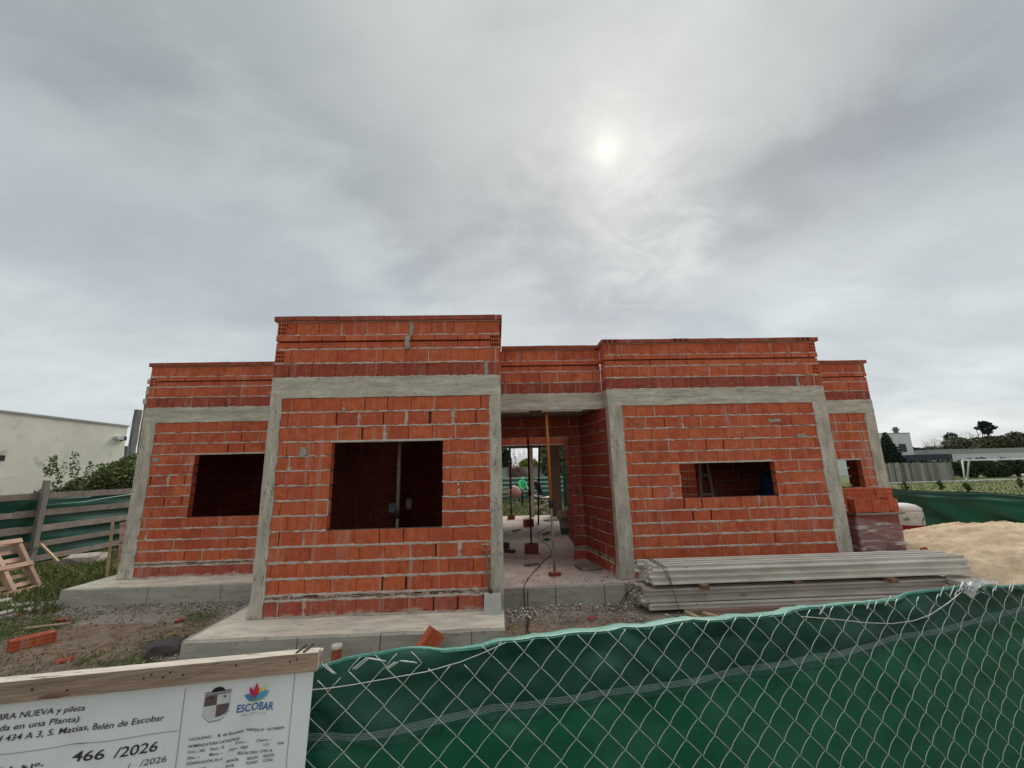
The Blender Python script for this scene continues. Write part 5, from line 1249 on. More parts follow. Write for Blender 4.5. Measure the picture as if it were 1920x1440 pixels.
# barrel
t = thing('barrel', 'white domed plastic barrel with a red lower half behind the sand', 'barrel', (13.3, 4.3, GZ))
mb = MB(); mb.lathe((13.3, 4.3, GZ), [(.34, 0), (.36, .03), (.36, .56)], 32); mb.build('lower_shell', mat('barrel_red', (.36, .025, .03), (.28, .02, .025), 8, .5), t, smooth=False)
mb = MB(); mb.lathe((13.3, 4.3, GZ + .56), [(.362, 0), (.362, .28), (.345, .32)], 32); mb.build('upper_shell', mat('barrel_white', (.70, .68, .64), (.58, .56, .52), 6, .5, c3=(.30, .27, .24), s3=7, t3=.66), t, smooth=False)
mb = MB(); mb.lathe((13.3, 4.3, GZ + .88), [(.355, 0), (.36, .02), (.34, .07), (.26, .13), (.12, .165), (.02, .17)], 32); mb.build('lid', mat('lid_white', (.74, .70, .66), (.60, .52, .48), 5, .55), t, smooth=True)
for a0 in (-2.25, -1.15):
    mb = MB()
    for q, (da, h, wq) in enumerate(((0, 0, .12), (.07, .012, .06), (-.07, -.012, .07), (.02, .03, .04), (-.02, -.03, .04))):
        a = a0 + da; c = Vector((13.3 + .364 * math.cos(a), 4.3 + .364 * math.sin(a), GZ + .70 + h)); tng = Vector((-math.sin(a), math.cos(a), 0)); mb.obox(c, tng * wq / 2, Vector((math.cos(a), math.sin(a), 0)) * .002, (0, 0, .012), j=.001)
    mb.build('faded_emblem', mat('emblem_green', (.16, .22, .18), (.2, .26, .22), 20, .6), t)
# sand
def sand():
    n = 120; V = []; x0, x1, y0, y1 = 10.4, 15.9, -.6, 5.2
    for i in range(n + 1):
        for k in range(n + 1):
            x = x0 + (x1 - x0) * i / n; y = y0 + (y1 - y0) * k / n
            d = math.hypot((x - 13.2) / 2.55, (y - 2.35) / 2.45); a = max(0, 1 - d)
            h = (.98 - .18 * max(0, min(1, (13.1 - x) / 1.2))) * (1 - math.exp(-2.1 * a)) * (1 + .16 * noise.noise((x * .9, y * .9, 2))) + (.06 * noise.noise((x * 2.2, y * 2.2, 5)) + .038 * noise.noise((x * 6, y * 6, 1)) + .03 * noise.noise((x * 17, y * 17, 1))) * min(1, a * 4)
            for fx, fy in ((11.9, .95), (12.25, .75), (12.0, .5), (12.7, .6), (11.6, 1.0)): h -= .07 * math.exp(-(((x - fx) / .13) ** 2 + ((y - fy) / .09) ** 2))
            z = GZ - .05 + max(0, h)
            if x > 14.15: z = min(z, GZ - .02)
            V.append((x, y, z))
    m_ = n + 1; F = [(i * m_ + k, (i + 1) * m_ + k, (i + 1) * m_ + k + 1, i * m_ + k + 1) for i in range(n) for k in range(n)]
    o = npmesh('sand_pile', V, F, mat('sand', (.60, .475, .33), (.43, .33, .225), 3, .97, .9, 45, .05, c3=(.34, .26, .18), s3=22, t3=.61, w3=.14), org=(13.2, 2.3, GZ), label='large heap of pale building sand against the green tarp', category='sand'); o.data.polygons.foreach_set('use_smooth', [True] * len(F))
sand()
hollow_brick((11.10, 1.85, .10), (.3, 1.35, .4), 'small orange brick shard stuck in the left slope of the sand', size=(.22, .05, .11))
mb = MB(); mb.lathe((10.16, .30, GZ), [(.20, 0), (.24, .28), (.255, .29), (.258, .35), (.235, .352), (.22, .335), (.10, .328)], 32); mb.build('tub', mat('tub_white', (.62, .58, .52), (.48, .44, .38), 9, .7, c3=(.35, .31, .27), s3=14, t3=.6), None, org=(10.16, .3, GZ), label='upturned mortar-stained white tub beside the right end of the joists', category='bucket')
# right boundary: green tarpaulin on stakes
t = thing('tarp_fence', 'green tarpaulin fence sagging on thin stakes along the right boundary', 'fence', (14.25, 4, GZ))
def rtarp():
    V = []; ys = np.arange(-3, 11, .06); nz = 30
    for y in ys:
        top = 1.06 - .02 * abs(math.sin((y + .4) * .9)) + .03 * noise.noise((y, 0, 0))
        for k in range(nz + 1):
            z = top - (top - GZ) * k / nz; q = (top - z)
            x = 14.25 + .05 * math.sin((y * .8 - z * 1.9) * 5 + 2 * noise.noise((y * .7, z, 1))) * min(1, .3 + q) + .06 * noise.noise((y * 1.5 - z, z * 2.5, 2)) + .03 * math.sin(k * 1.1) * (k < 5)
            V.append((x, y, z))
    n = nz + 1; F = [(i * n + k, (i + 1) * n + k, (i + 1) * n + k + 1, i * n + k + 1) for i in range(len(ys) - 1) for k in range(nz)]
    o = npmesh('tarpaulin', V, F, mat('tarp_right', (.006, .095, .055), (.010, .13, .075), 3, .4, .2, 60, .5), parent=t); o.data.polygons.foreach_set('use_smooth', [True] * len(F))
    mb = MB()
    for k in range(2): mb.tube([(14.2 - .02 * k, y, 1.045 - .08 * k - .05 * abs(math.sin((y + .4 + k) * .9))) for y in np.arange(-3, 11, .2)], .005, 5)
    mb.build('top_cord', mat('cord', (.10, .12, .18), (.14, .16, .22), 20, .6), t)
    for i, y in enumerate((-1.2, 1.9, 5.2, 8.4)):
        mb = MB(); mb.beam((14.35, y, GZ - .1), (14.33, y, 1.15), .05, .05, j=.005); mb.build('stake', M_WOOD, t)
rtarp()
mb = MB(); mb.tube([(12.55, 4.0, GZ), (12.45, 3.9, .5), (12.30, 3.8, 1.35)], [.028, .022, .015], 7); mb.tube([(12.47, 3.9, .45), (12.40, 3.84, .62), (12.45, 3.88, .34)], .045, 7); mb.build('thin_stake', mat('stake_green', (.30, .32, .24), (.20, .22, .16), 12, .7), None, label='thin greenish stake leaning beside the white barrel', category='stake')

# ------------------------------------------------------------------ left side: plank fence, pallets, neighbour's wall, bush
t = thing('plank_fence', 'fence of five weathered grey planks over green tarp along the left boundary', 'fence', (-8.3, 5, GZ))
for zi, z in enumerate((1.44, 1.03, .66, .27, -.08)):
    y = -2.0
    while y < 14:
        l = RN.uniform(3.2, 4.2); mb = MB(); mb.rough(-8.315 + (zi % 2) * .004, -8.285, y + .004, min(14, y + l) - .004, z - .075 + RN.uniform(-.012, .012), z + .075 + RN.uniform(-.012, .012), .3, .006, 2); mb.build('plank', M_WOOD, t); y += l
V = []; ys = np.arange(-2, 14, .1)
for y in ys:
    for k in range(22):
        z = 1.50 - 1.7 * k / 21; V.append((-8.36 + .03 * noise.noise((y * .8, z * 5, 1)) + .018 * math.sin(z * 16 + y * 1.3), y, z + .02 * noise.noise((y, 0, z))))
F = [(i * 22 + k, (i + 1) * 22 + k, (i + 1) * 22 + k + 1, i * 22 + k + 1) for i in range(len(ys) - 1) for k in range(21)]
o = npmesh('tarpaulin', V, F, mat('tarp_left', (.006, .075, .046), (.010, .105, .062), 3, .45, .2, 60, .5), parent=t); o.data.polygons.foreach_set('use_smooth', [True] * len(F))
for y, zt, ln in ((5.22, 1.83, -.12), (9.3, 1.6, .0), (1.0, 1.6, 0)):
    mb = MB(); mb.rough(-8.27, -8.18, y - .06, y + .06, GZ - .2, zt, .12, .006, 4); mb.build('post', mat('post_wood', (.30, .27, .24), (.20, .18, .16), 5, .9, .5, 30, aniso=(3, 3, .6)), t)
mb = MB(); mb.beam((-8.15, 5.3, .28), (-7.45, 5.25, GZ), .05, .04); mb.build('brace', M_PINE, t)
mb = MB(); mb.tube([(-8.27, 5.35, 1.21), (-8.26, 6.3, 1.22), (-8.26, 7.2, 1.30), (-8.26, 8.0, 1.36)], .018, 6); mb.tube([(-8.27, 5.35, 1.34), (-8.26, 6.5, 1.35)], .010, 6); mb.build('tarp_fold', mat('tarp_underside2', (.16, .36, .29), (.1, .28, .22), 8, .5), t, smooth=True)

def pallet(loc, rx, ry, rz, label, w_=1.0, h_=1.2):
    r = thing('wooden_pallet', label, 'pallet', loc, 'wooden pallets leaning at the left'); r.rotation_euler = (rx, ry, rz)
    def pc(name, x0, x1, y0, y1, z0, z1):
        mb = MB(); mb.box(x0, x1, y0, y1, z0, z1, j=.003); me = mb.mesh(name, M_PAL); o = bpy.data.objects.new(name, me); COL.objects.link(o); o.parent = r
    for i in range(7): z = i * (h_ - .09) / 6; pc('slat', 0, w_, -.070, -.050, z, z + .085)
    for i in range(3): x = i * (w_ - .07) / 2; pc('stringer', x, x + .07, -.048, .040, 0, h_)
    for i in range(3): z = i * (h_ - .09) / 2; pc('back_slat', 0, w_, .042, .062, z, z + .09)
    return r
M_PAL = mat('pallet_wood', (.50, .34, .25), (.38, .25, .19), 7, .85, .4, 50, rnd=.25)
pallet((-5.88, 3.25, GZ - .02), .60, .0, -math.pi / 2, 'raw wooden pallet leaning on its edge at the far left of the yard', .95, 1.15)
pallet((-4.86, 3.75, GZ), -.28, -.22, .25, 'reddish wooden pallet leaning behind the left corner of the house', 1.0, 1.2)
mb = MB(); mb.beam((-4.92, 3.55, GZ), (-5.25, 3.85, .92), .05, .03); mb.build('timber_batten', M_PINE, None, label='thin batten propped in front of the pallet behind the house corner', category='timber')
# weathered boards standing up beyond the fence
for i, (y, zt, w_) in enumerate(((9.72 + .36, 5.25, .40), (9.56 + .05, 4.32, .24), (9.43, 2.98, .16))):
    mb = MB(); mb.rough(-.05, .05, -w_ / 2, w_ / 2, 0, zt - GZ, .12, .02, 2.5); me = mb.mesh('tall_board', mat('old_board', (.22, .215, .205), (.13, .125, .12), 4, .9, .6, 30, aniso=(4, 4, .5)))
    o = bpy.data.objects.new('tall_board', me); COL.objects.link(o); o.location = (-10.0, y, GZ); o['category'] = 'board'; o['group'] = 'weathered boards standing beyond the left fence'
    o['label'] = ('tallest', 'middle', 'shortest')[i] + ' grey weathered board standing upright beyond the fence beside the left column'

def building(name, label, cat, x0, x1, y0, y1, z1, m, group=None, parapet=.12):
    t = thing(name, label, cat, ((x0 + x1) / 2, (y0 + y1) / 2, GZ), group)
    mb = MB(); mb.rough(x0, x1, y0, y1, GZ - .1, z1, max(.6, (x1 - x0) / 20), .012, .5, fine=.0); mb.build('wall', m, t)
    mb = MB(); mb.box(x0 - .04, x1 + .04, y0 - .04, y1 + .04, z1, z1 + parapet); mb.build('roof_edge', mat('roof_edge', (.42, .42, .40), (.3, .3, .29), 5, .9), t)
    return t
M_PLA = mat('neighbour_plaster', (.78, .75, .66), (.68, .66, .575), 1.3, .92, .35, 12, .1, c3=(.47, .47, .41), s3=2.4, t3=.6, w3=.15)
t = building('neighbour_house', 'large plain pale plastered house wall beyond the left fence', 'house', -24, -12, -4, 11.6, 3.93, M_PLA, parapet=.06)
mb = MB(); mb.box(-12.0, -11.86, 11.06, 11.34, 3.38, 3.50); mb.build('lamp_body', mat('lamp_white', (.6, .6, .57), (.5, .5, .48), 9, .5), t)
mb = MB(); mb.box(-11.99, -11.88, 11.36, 11.50, 3.36, 3.52); mb.build('lamp_head', M_BLACK, t)
mb = MB(); mb.box(-12.0, -11.9, 7.25, 7.45, 2.45, 2.62); mb.build('wall_box', M_BLACK, t)

# foliage --------------------------------------------------------------------
def leaves(n, clumps, size, elong=1.8):
    """leaf quads spread through clumps: (x, y, z, rx, ry, rz)"""
    cl = np.array(clumps); wts = cl[:, 3] * cl[:, 4] * cl[:, 5]; wts = wts / wts.sum(); idx = NP.choice(len(cl), n, p=wts)
    d = NP.normal(size=(n, 3)); d /= np.linalg.norm(d, axis=1)[:, None]; r = NP.uniform(.35, 1.08, n) ** .55
    P = cl[idx, :3] + d * r[:, None] * cl[idx, 3:6]
    a = NP.normal(size=(n, 3)); a /= np.linalg.norm(a, axis=1)[:, None]; b = np.cross(a, NP.normal(size=(n, 3))); b /= np.linalg.norm(b, axis=1)[:, None]
    s_ = size * NP.uniform(.5, 1.3, n)[:, None]
    V = np.stack([P - a * s_ * elong / 2, P + b * s_ / 2, P + a * s_ * elong / 2, P - b * s_ / 2], 1).reshape(-1, 3); return V, np.arange(n * 4).reshape(-1, 4)
def limbs(mb, p, d, ln, r, depth, spread=.55, n=3, up=.15):
    q = Vector(p); pts = [q.copy()]; d = Vector(d).normalized()
    for i in range(3):
        d = (d + Vector([RN.gauss(0, .12) for _ in range(3)]) + Vector((0, 0, up * .3))).normalized(); q = q + d * ln / 3; pts.append(q.copy())
    mb.tube(pts, [r, r * .85, r * .72, r * .55], 5 if depth > 1 else 3, cap=False)
    if depth:
        for k in range(n):
            dd = (d + Vector([RN.gauss(0, spread) for _ in range(3)]) + Vector((0, 0, up))).normalized(); limbs(mb, pts[RN.choice((2, 3, 3))], dd, ln * RN.uniform(.6, .85), r * .55, depth - 1, spread, n, up)
def tree(name, label, cat, base, h, clumps, n, leaf, leafmat, bark, group=None, trunk_r=.12, depth=2):
    t = thing(name, label, cat, base, group); mb = MB(); limbs(mb, base, (0, 0, 1), h * .45, trunk_r, depth, .6, 3); mb.build('trunk', bark, t, smooth=True)
    V, F = leaves(n, [(base[0] + c[0], base[1] + c[1], base[2] + c[2], c[3], c[4], c[5]) for c in clumps], leaf); npmesh('crown', V, F, leafmat, parent=t); return t
BARK = mat('bark', (.13, .10, .08), (.08, .065, .05), 9, .9); BARKP = mat('bark_pale', (.30, .26, .22), (.22, .19, .16), 9, .9)
LF = mat('leaf_green', (.055, .095, .022), (.035, .065, .015), 3, .6, rnd=.45, hue2=(.11, .15, .04)); LFD = mat('leaf_dark', (.018, .035, .018), (.012, .025, .012), 3, .6, rnd=.4)
LFO = mat('leaf_olive', (.085, .085, .035), (.055, .06, .025), 1.2, .7, rnd=.4); LFY = mat('leaf_yellow', (.24, .26, .05), (.16, .2, .04), 3, .6, rnd=.3); LFR = mat('twig_red', (.22, .09, .07), (.15, .07, .055), 3, .8, rnd=.3)
LFM = mat('leaf_magnolia', (.11, .13, .06), (.05, .07, .03), 3, .45, rnd=.5, hue2=(.35, .27, .16))
cl = [(0, 0, 1.5, .9, .9, .7), (.5, .5, 2.0, .8, .9, .7), (.2, 1.3, 2.2, .7, .8, .75), (-.3, -1.0, 1.3, .6, .7, .55), (.4, 2.2, 1.7, .8, .9, .8), (0, -.2, .8, 1, 1.6, .6)] + [(RN.uniform(-.6, .9), RN.uniform(-1.3, 2.6), RN.uniform(1.3, 2.75), .12, .12, .34) for _ in range(36)]
tree('bush', 'feathery green bush behind the left plank fence beside the house', 'bush', (-9.7, 8.1, GZ), 2.0, cl, 46000, .055, mat('leaf_bush', (.13, .17, .05), (.07, .10, .03), 2.5, .6, rnd=.45, hue2=(.20, .22, .08)), BARK, trunk_r=.05)

# ------------------------------------------------------------------ beyond the back door
def person(name, label, base, joints, edges_, mats, zsplit, yaw=0.):
    """one continuous skinned body; joints: name -> (x, y, z, radius)"""
    names = list(joints); me = bpy.data.meshes.new(name); me.from_pydata([joints[k][:3] for k in names], [(names.index(a), names.index(b)) for a, b in edges_], [])
    ob = bpy.data.objects.new('tmp', me); COL.objects.link(ob); sk = ob.modifiers.new('s', 'SKIN'); sk.use_smooth_shade = True
    for i, k in enumerate(names):
        sv = me.skin_vertices[0].data[i]; r_ = joints[k][3]; sv.radius = (r_[0], r_[1]) if isinstance(r_, tuple) else (r_, r_); sv.use_root = (k == 'pelvis')
    sb = ob.modifiers.new('b', 'SUBSURF'); sb.levels = 2; sb.render_levels = 2
    bpy.context.view_layer.update(); m2 = bpy.data.meshes.new_from_object(ob.evaluated_get(bpy.context.evaluated_depsgraph_get())); bpy.data.objects.remove(ob)
    m2.materials.clear()
    for m in mats: m2.materials.append(m)
    for p in m2.polygons: p.material_index = zsplit(p.center); p.use_smooth = True
    o = bpy.data.objects.new(name, m2); COL.objects.link(o); o.location = base; o.rotation_euler.z = yaw; o['label'] = label; o['category'] = 'person'; return o
SKIN = mat('skin', (.42, .24, .17), (.38, .21, .15), 9, .6)
E_ = [('pelvis', 'belly'), ('belly', 'chest'), ('chest', 'neck'), ('neck', 'head'), ('head', 'crown'), ('chest', 'shL'), ('shL', 'elL'), ('elL', 'wrL'), ('wrL', 'haL'), ('chest', 'shR'), ('shR', 'elR'), ('elR', 'wrR'), ('wrR', 'haR'),
      ('pelvis', 'hipL'), ('hipL', 'knL'), ('knL', 'anL'), ('anL', 'toL'), ('pelvis', 'hipR'), ('hipR', 'knR'), ('knR', 'anR'), ('anR', 'toR')]
def figure(bend, armf):
    c, s_ = math.cos(bend), math.sin(bend)
    def up(y, z): return (y * c + (z - .95) * s_ * 1.0, .95 + (z - .95) * c - y * s_)
    J = {'pelvis': (0, 0, .95, (.16, .12))}
    for k, x, y, z, r in (('belly', 0, 0, 1.12, (.15, .11)), ('chest', 0, .0, 1.34, (.18, .12)), ('neck', 0, .01, 1.50, .065), ('head', 0, .03, 1.60, (.088, .10)), ('crown', 0, .03, 1.71, .075), ('shL', -.19, 0, 1.42, .07), ('shR', .19, 0, 1.42, .07)):
        a, b = up(y, z); J[k] = (x, -a, b, r)
    for sd, sx in (('L', -1), ('R', 1)):
        x, y, z, _ = J['sh' + sd]; J['el' + sd] = (x + sx * .05, y - .06 - armf * .12, z - .27, .05); J['wr' + sd] = (x + sx * .02, y - .18 - armf * .25, z - .47, .036); J['ha' + sd] = (x, y - .22 - armf * .3, z - .55, .036)
        J['hip' + sd] = (sx * .10, 0, .88, .10); J['kn' + sd] = (sx * .12, -.04 * armf, .49, .068); J['an' + sd] = (sx * .13, .03, .09, .045); J['to' + sd] = (sx * .15, -.12, .04, .042)
    return J
HV = mat('hoodie_green', (.10, .85, .32), (.08, .70, .26), 9, .7); BKP = mat('trousers_black', (.02, .02, .025), (.03, .03, .035), 9, .8); NV = mat('jacket_navy', (.03, .04, .07), (.02, .03, .05), 9, .8)
J = figure(.35, .6); J['head'] = (*J['head'][:3], (.12, .13)); J['crown'] = (*J['crown'][:3], .10)
person('person', 'worker in a bright green hooded top and black trousers bending in the back yard', (4.62, 19.0, GZ), J, E_, [HV, BKP, SKIN], lambda c: 2 if (c.z < 1.0 and c.y < -.48) else (0 if c.z > .92 else 1), .6)
person('person', 'worker in dark navy clothes bending over the timber pile in the back yard', (5.62, 17.6, GZ), figure(.75, 1.), E_, [NV, BKP, SKIN], lambda c: 2 if (c.z > 1.42 or c.y < -.75) else (0 if c.z > .9 else 1), -.6)
# cement mixer
t = thing('cement_mixer', 'small tilted cement mixer with a faded pink drum in the back yard', 'mixer', (4.35, 17.3, GZ))
ax = Vector((.62, -.35, -.42)).normalized(); mb = MB(); mb.lathe(Vector((4.18, 17.3, .62)), [(.12, -.32), (.30, -.22), (.33, 0), (.31, .12), (.20, .40), (.19, .42), (.15, .40)], 20, axis=ax); mb.build('drum', mat('mixer_pink', (.42, .17, .15), (.34, .2, .17), 5, .7), t, smooth=True)
mb = MB()
for a, b_ in (((3.95, 17.1, GZ), (4.1, 17.3, .6)), ((3.95, 17.6, GZ), (4.1, 17.4, .6)), ((4.5, 17.1, GZ), (4.15, 17.3, .6)), ((4.5, 17.6, GZ), (4.15, 17.4, .6)), ((4.0, 17.3, .05), (4.5, 17.3, .05))): mb.tube([a, b_], .03, 6)
mb.build('frame', mat('mixer_frame', (.45, .42, .36), (.3, .28, .24), 8, .7), t)
# heap of timber and boards
for i in range(15):
    x, y, z = 5.5 + RN.uniform(-.38, .38), 14.6 + RN.uniform(-.4, .4), GZ + .08 + i * .055; a = RN.uniform(-.6, .6) + (1.2 if i % 4 == 0 else 0); l = RN.uniform(.5, .85)
    mb = MB(); d = Vector((math.cos(a), math.sin(a), RN.uniform(-.25, .25))) * l / 2; mb.beam(Vector((x, y, z)) - d, Vector((x, y, z)) + d, RN.uniform(.12, .3), .03, j=.01)
    mb.build('scrap_board', mat('scrap_board_%d' % (i % 3), [(.62, .55, .48), (.42, .34, .28), (.30, .24, .2)][i % 3], None, 6, .85), None, label='scrap board in the jumbled pile of timber behind the house', category='board', group='jumbled scrap boards behind the house')
for i in range(3):
    mb = MB(); mb.beam((3.4, 21 + i * .3, .55 - i * .22), (5.1, 21.2 + i * .3, .60 - i * .22), .3, .08, j=.01); mb.build('stacked_plank', mat('plank_dark', (.22, .16, .14), (.15, .11, .1), 6, .85), None, label=['upper', 'middle', 'lower'][i] + ' dark plank of the low stack at the back left', category='plank', group='planks stacked in the back yard')
# back fence
t = thing('back_fence', 'low fence of grey boards over green tarp across the back of the plot', 'fence', (6, 24, GZ))
for z in (1.22, .92, .62, .32):
    mb = MB(); mb.rough(-4, 12, 23.97, 24.0, z - .06, z + .06, .6, .01, 2); mb.build('plank', mat('plank_pale', (.45, .50, .47), (.34, .38, .36), 5, .9), t)
mb = MB(); mb.box(-4, 12, 24.01, 24.03, GZ, 1.28); mb.build('tarpaulin', mat('tarp_back', (.03, .14, .10), (.02, .11, .08), 2, .6), t)
mb = MB(); mb.rough(6.25, 9.5, 13.1, 13.16, GZ, 2.15, .3, .02, 1.2); mb.build('green_screen', mat('screen_green', (.010, .075, .05), (.008, .055, .04), 4, .6, .3, aniso=(1, 1, 5)), None, label='tall dark green screen right of the back opening', category='screen')
building('garden_wall', 'low grey-white garden wall beyond the back fence', 'wall', 3.6, 7.2, 27, 27.3, 1.95, mat('gw', (.42, .42, .40), (.35, .35, .33), 2, .9), parapet=.05)
tree('tree', 'dark dense tree at the left edge of the back opening', 'tree', (3.2, 30, GZ), 4, [(0, 0, 2.6, 1.3, 1.3, 1.5), (.4, 0, 3.4, .8, .8, .6)], 7000, .14, LFD, BARK)
tree('bush', 'yellow-green shrub above the far garden wall', 'bush', (6.0, 30, GZ), 2.2, [(0, 0, 2.5, .8, .8, .5)], 3500, .10, LFY, BARK)
tree('bush', 'reddish leafless shrub before the far garden wall', 'bush', (4.9, 26.3, GZ), 1.8, [(0, 0, 1.6, .8, .5, .7), (-.4, 0, 2.0, .5, .5, .6)], 2600, .05, LFR, BARK)
tree('tree', 'magnolia-like tree with tan and green leaves right of the back opening', 'tree', (7.6, 25.5, GZ), 4, [(0, 0, 2.6, 1.1, 1, 1.3), (-.5, 0, 3.2, .6, .6, .7), (.9, 0, 3.0, .9, .8, 1.0)], 6500, .13, LFM, BARK)
def bare(label, base, h, n=4, depth=4, r=.07, group=None, bark=None, up=.18):
    t = thing('bare_tree', label, 'tree', base, group); mb = MB()
    for k in range(n): limbs(mb, base, (RN.gauss(0, .3), RN.gauss(0, .3), 1), h * .34, r, depth, .50, 3, up)
    mb.build('branches', bark or BARKP, t, smooth=True)
bare('pale leafless tree beyond the back fence', (5.6, 33, GZ), 4.6)
# ------------------------------------------------------------------ right distance
t = building('white_house', 'two-storey white house with one small dark window and a chimney in the right distance', 'house', 55.5, 61.6, 50, 57, 5.55, mat('white_paint', (.74, .75, .73), (.66, .67, .65), .8, .85), parapet=.1)
mb = MB(); mb.box(59.6, 60.6, 49.93, 50.02, 3.0, 4.1); mb.build('window', mat('dark_pane', (.03, .035, .045), (.04, .045, .055), 3, .2), t)
mb = MB(); mb.box(60.05, 60.45, 50.4, 50.8, 5.6, 6.05); mb.box(59.9, 60.6, 50.3, 50.9, 6.05, 6.2); mb.box(60.05, 60.45, 50.4, 50.8, 6.2, 6.5); mb.build('chimney', mat('chimney', (.22, .18, .17), (.16, .13, .12), 3, .9), t)
t = thing('dark_carport', 'low dark-roofed carport beside the white house', 'carport', (61, 47, GZ))
mb = MB(); mb.box(57.2, 61.9, 45.5, 49.7, 1.75, 2.5); mb.build('roof', mat('carport_roof', (.035, .045, .065), (.05, .06, .08), 1, .6), t)
mb = MB(); mb.box(57.2, 61.8, 48.6, 49.6, GZ, 1.74); mb.build('back_wall', M_DARKST, t)
for x in (57.4, 61.6): mb = MB(); mb.box(x - .1, x + .1, 45.6, 45.8, GZ, 1.74); mb.build('post', M_BLACK, t)
t = building('long_white_building', 'long low white building with a flat parapet behind the playing field', 'building', 62.6, 98, 49, 58, 2.55, mat('white_wall2', (.70, .71, .72), (.60, .61, .62), .5, .85), parapet=.62)
mb = MB(); mb.box(69, 95, 48.93, 49.02, .2, 1.35); mb.build('shaded_opening', mat('opening_dark', (.07, .07, .07), (.05, .05, .05), 2, .8), t)  # dark panel on the wall; the opening's shade is put into its colour
t = thing('palisade', 'grey upright board fence on the far side of the field', 'fence', (44, 33.6, GZ))
x = 40.2
while x < 48.0:
    w_ = RN.uniform(.16, .28); mb = MB(); zt = 1.62 - (x - 41) * .012 + RN.uniform(-.08, .05); sh = .0; mb.box(x, x + w_ - .02, 33.6 + RN.uniform(-.02, .02), 33.66, GZ, zt, j=.006); mb.build('board', M_PALI if 'M_PALI' in globals() else mat('palisade_wood', (.30, .29, .25), (.22, .21, .185), 3, .9, rnd=.4), t); x += w_
mb = MB(); mb.box(40.2, 48, 33.7, 33.75, .2, .32); mb.box(40.2, 48, 33.7, 33.75, 1.1, 1.22); mb.build('rail', M_WOOD, t)
# conifer
t = thing('conifer', 'dark green conifer left of the white house', 'tree', (46.2, 38, GZ)); mb = MB(); mb.tube([(46.2, 38, GZ), (46.2, 38, 4.8)], [.16, .03], 7); mb.build('trunk', BARK, t)
cl = []
for k in range(15):
    z = .5 + k * .30; rr = 1.9 * (1 - k / 15.5)
    for a in range(7): an = a * .9 + k; cl.append((46.2 + rr * .6 * math.cos(an), 38 + rr * .6 * math.sin(an), z + .1 - rr * .12, rr * .42 + .05, rr * .42 + .05, .16))
V, F = leaves(15000, cl, .11, 2.4); npmesh('crown', V, F, LFD, parent=t)
# hedge, individual trees, goal, field kerb
t = thing('hedge', 'long dark green hedge in front of the long white building', 'hedge', (60, 43, GZ))
cl = [(50 + i * .9, 39 + RN.uniform(-.4, .4) + i * .05, RN.uniform(.35, .95), .8, .7, RN.uniform(.85, 1.1)) for i in range(32)]; V, F = leaves(30000, cl, .13); npmesh('crown', V, F, LF if False else mat('hedge_leaf', (.035, .06, .022), (.022, .04, .015), 1.5, .6, rnd=.4), parent=t)
t = thing('football_goal', 'white tubular football goal frame on the field', 'goal', (52, 34.2, GZ)); GW = mat('goal_white', (.78, .78, .75), (.7, .7, .68), 5, .5)
for nm, a, b_ in (('post', (49.6, 34.1, GZ), (49.95, 34.2, 1.68)), ('post', (55.4, 33.2, GZ), (55.4, 33.3, 1.68)), ('crossbar', (49.95, 34.2, 1.68), (55.4, 33.3, 1.68)), ('back_stay', (51.6, 35.6, GZ), (50.9, 34.4, 1.66)), ('back_stay', (57.5, 34.6, GZ), (55.9, 33.5, 1.66)), ('top_bar', (55.4, 33.3, 1.68), (55.95, 33.5, 1.66)), ('ground_bar', (49.6, 34.1, GZ + .04), (51.6, 35.6, GZ + .04))):
    mb = MB(); mb.tube([a, b_], .07, 8); mb.build(nm, GW, t, smooth=True)
mb = MB(); mb.rough(38, 72, 32.3, 32.55, GZ - .1, GZ + .10, 1.0, .02, .3); mb.build('field_kerb', mat('kerb_white', (.70, .74, .72), (.62, .66, .64), 2, .8), None, label='long white kerb along the far side of the grass field', category='kerb')
rock('white_sheet', (52.6, 30.4, GZ + .3), (1.2, .8, .42), mat('sheet_white', (.78, .82, .86), (.7, .74, .78), 2, .6), 'crumpled white sheet on the grass by the goal', 'sheet', 3, .2, 3)
for i, (x, y) in enumerate(((27.5, 19.5), (33.2, 21.5), (31.6, 18.5), (38.5, 21.2), (30.2, 21))):
    tree('sapling', ['dark leafy sapling nearest the house corner on the field', 'second leafy sapling on the field, left of the goal', 'small leafy sapling at the middle of the field edge', 'leafy sapling in front of the goal on the field', 'short leafy sapling behind the tarp on the field'][i], 'plant', (x, y, GZ), .9, [(0, 0, .42, .10, .10, .34), (.12, 0, .30, .12, .1, .10), (-.1, 0, .5, .1, .1, .08)], 130, .10, LF, BARK, group='saplings planted along the field', trunk_r=.025, depth=1)
def pole(x, y, h):
    mb = MB(); mb.tube([(x, y, GZ), (x + .15, y, h * .6), (x, y, h)], [.3, .2, .12], 6); return mb
t0 = 'trees beyond the long white building'
cl0 = [(RN.uniform(-5, 5), RN.uniform(-1.5, 1.5), RN.uniform(1.5, 3.2), 1.5, 1.2, 1.2) for _ in range(22)]
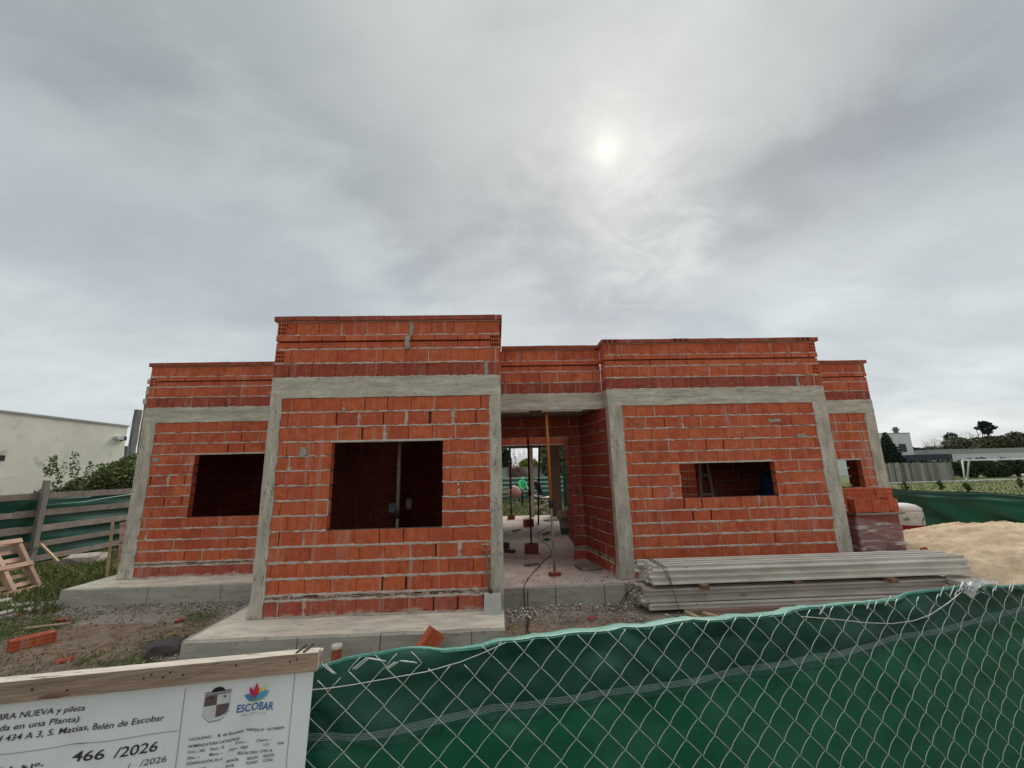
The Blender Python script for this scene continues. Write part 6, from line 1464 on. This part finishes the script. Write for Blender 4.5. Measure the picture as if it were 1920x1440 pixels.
tree('tree', 'broad olive-brown thicket of trees directly behind the long white building at right', 'trees', (95, 66, GZ), 4, [(c[0] * 1.5, c[1], c[2] + 1.5, 2.2, 1.5, 1.5) for c in cl0], 26000, .28, LFO, BARK, t0, .3)
tree('tree', 'wide olive-brown tree mass behind the roof at the right edge', 'trees', (108, 68, GZ), 4, [(c[0] * 1.3, c[1], c[2] + 2.3, 2.2, 1.5, 1.7) for c in cl0], 16000, .30, LFO, BARK, t0, .3)
tree('tree', 'darker low bushes behind the left end of the long white building', 'trees', (79.5, 63, GZ), 3, [(c[0] * .7, c[1], c[2] * .8 + .9, 1.3, 1.2, 1.0) for c in cl0], 12000, .24, LFD, BARK, t0, .2)
tree('tree', 'dark rounded tree standing above the bushes', 'tree', (88.2, 68, GZ), 6, [(0, 0, 5.9, 1.0, 1.0, 1.1), (1.0, 0, 4.9, 1.2, 1.0, .9), (-.9, 0, 4.8, .9, 1, .8)], 1500, .22, LFD, BARK, t0, .2)
tree('tree', 'slim dark-topped tree rising above the treeline', 'tree', (100.5, 72, GZ), 8, [(0, 0, 8.6, .9, 1.0, .6), (-1.2, 0, 8.0, .7, .7, .4), (1.3, 0, 8.1, .7, .7, .4), (.1, 0, 7.3, .8, .8, .5), (-.6, 0, 9.1, .5, .5, .3)], 520, .34, LFD, BARK, t0, .2)
pole(100.5, 72, 8.6).build('stem', BARK, bpy.data.objects['tree.%03d' % max(int(o.name[5:]) for o in bpy.data.objects if o.name.startswith('tree.'))])
for i, (x, y, h, lb) in enumerate(((71.5, 60, 4.6, 'grey leafless tree just right of the white house'), (77.5, 62, 5.8, 'tall pale leafless tree left of the dark rounded tree'), (84, 64, 7.2, 'tallest pale leafless tree right of the dark rounded tree'), (95, 70, 7.6, 'leafless tree rising above the olive treeline'), (112, 72, 8.6, 'leafless tree at the right edge of the treeline'), (67.3, 59, 3.6, 'low leafless tree beside the white house chimney side'))):
    bare(lb, (x, y, GZ), h, 4, 4, .09, t0, mat('bark_grey', (.25, .23, .20), (.18, .165, .145), 5, .9), .12)
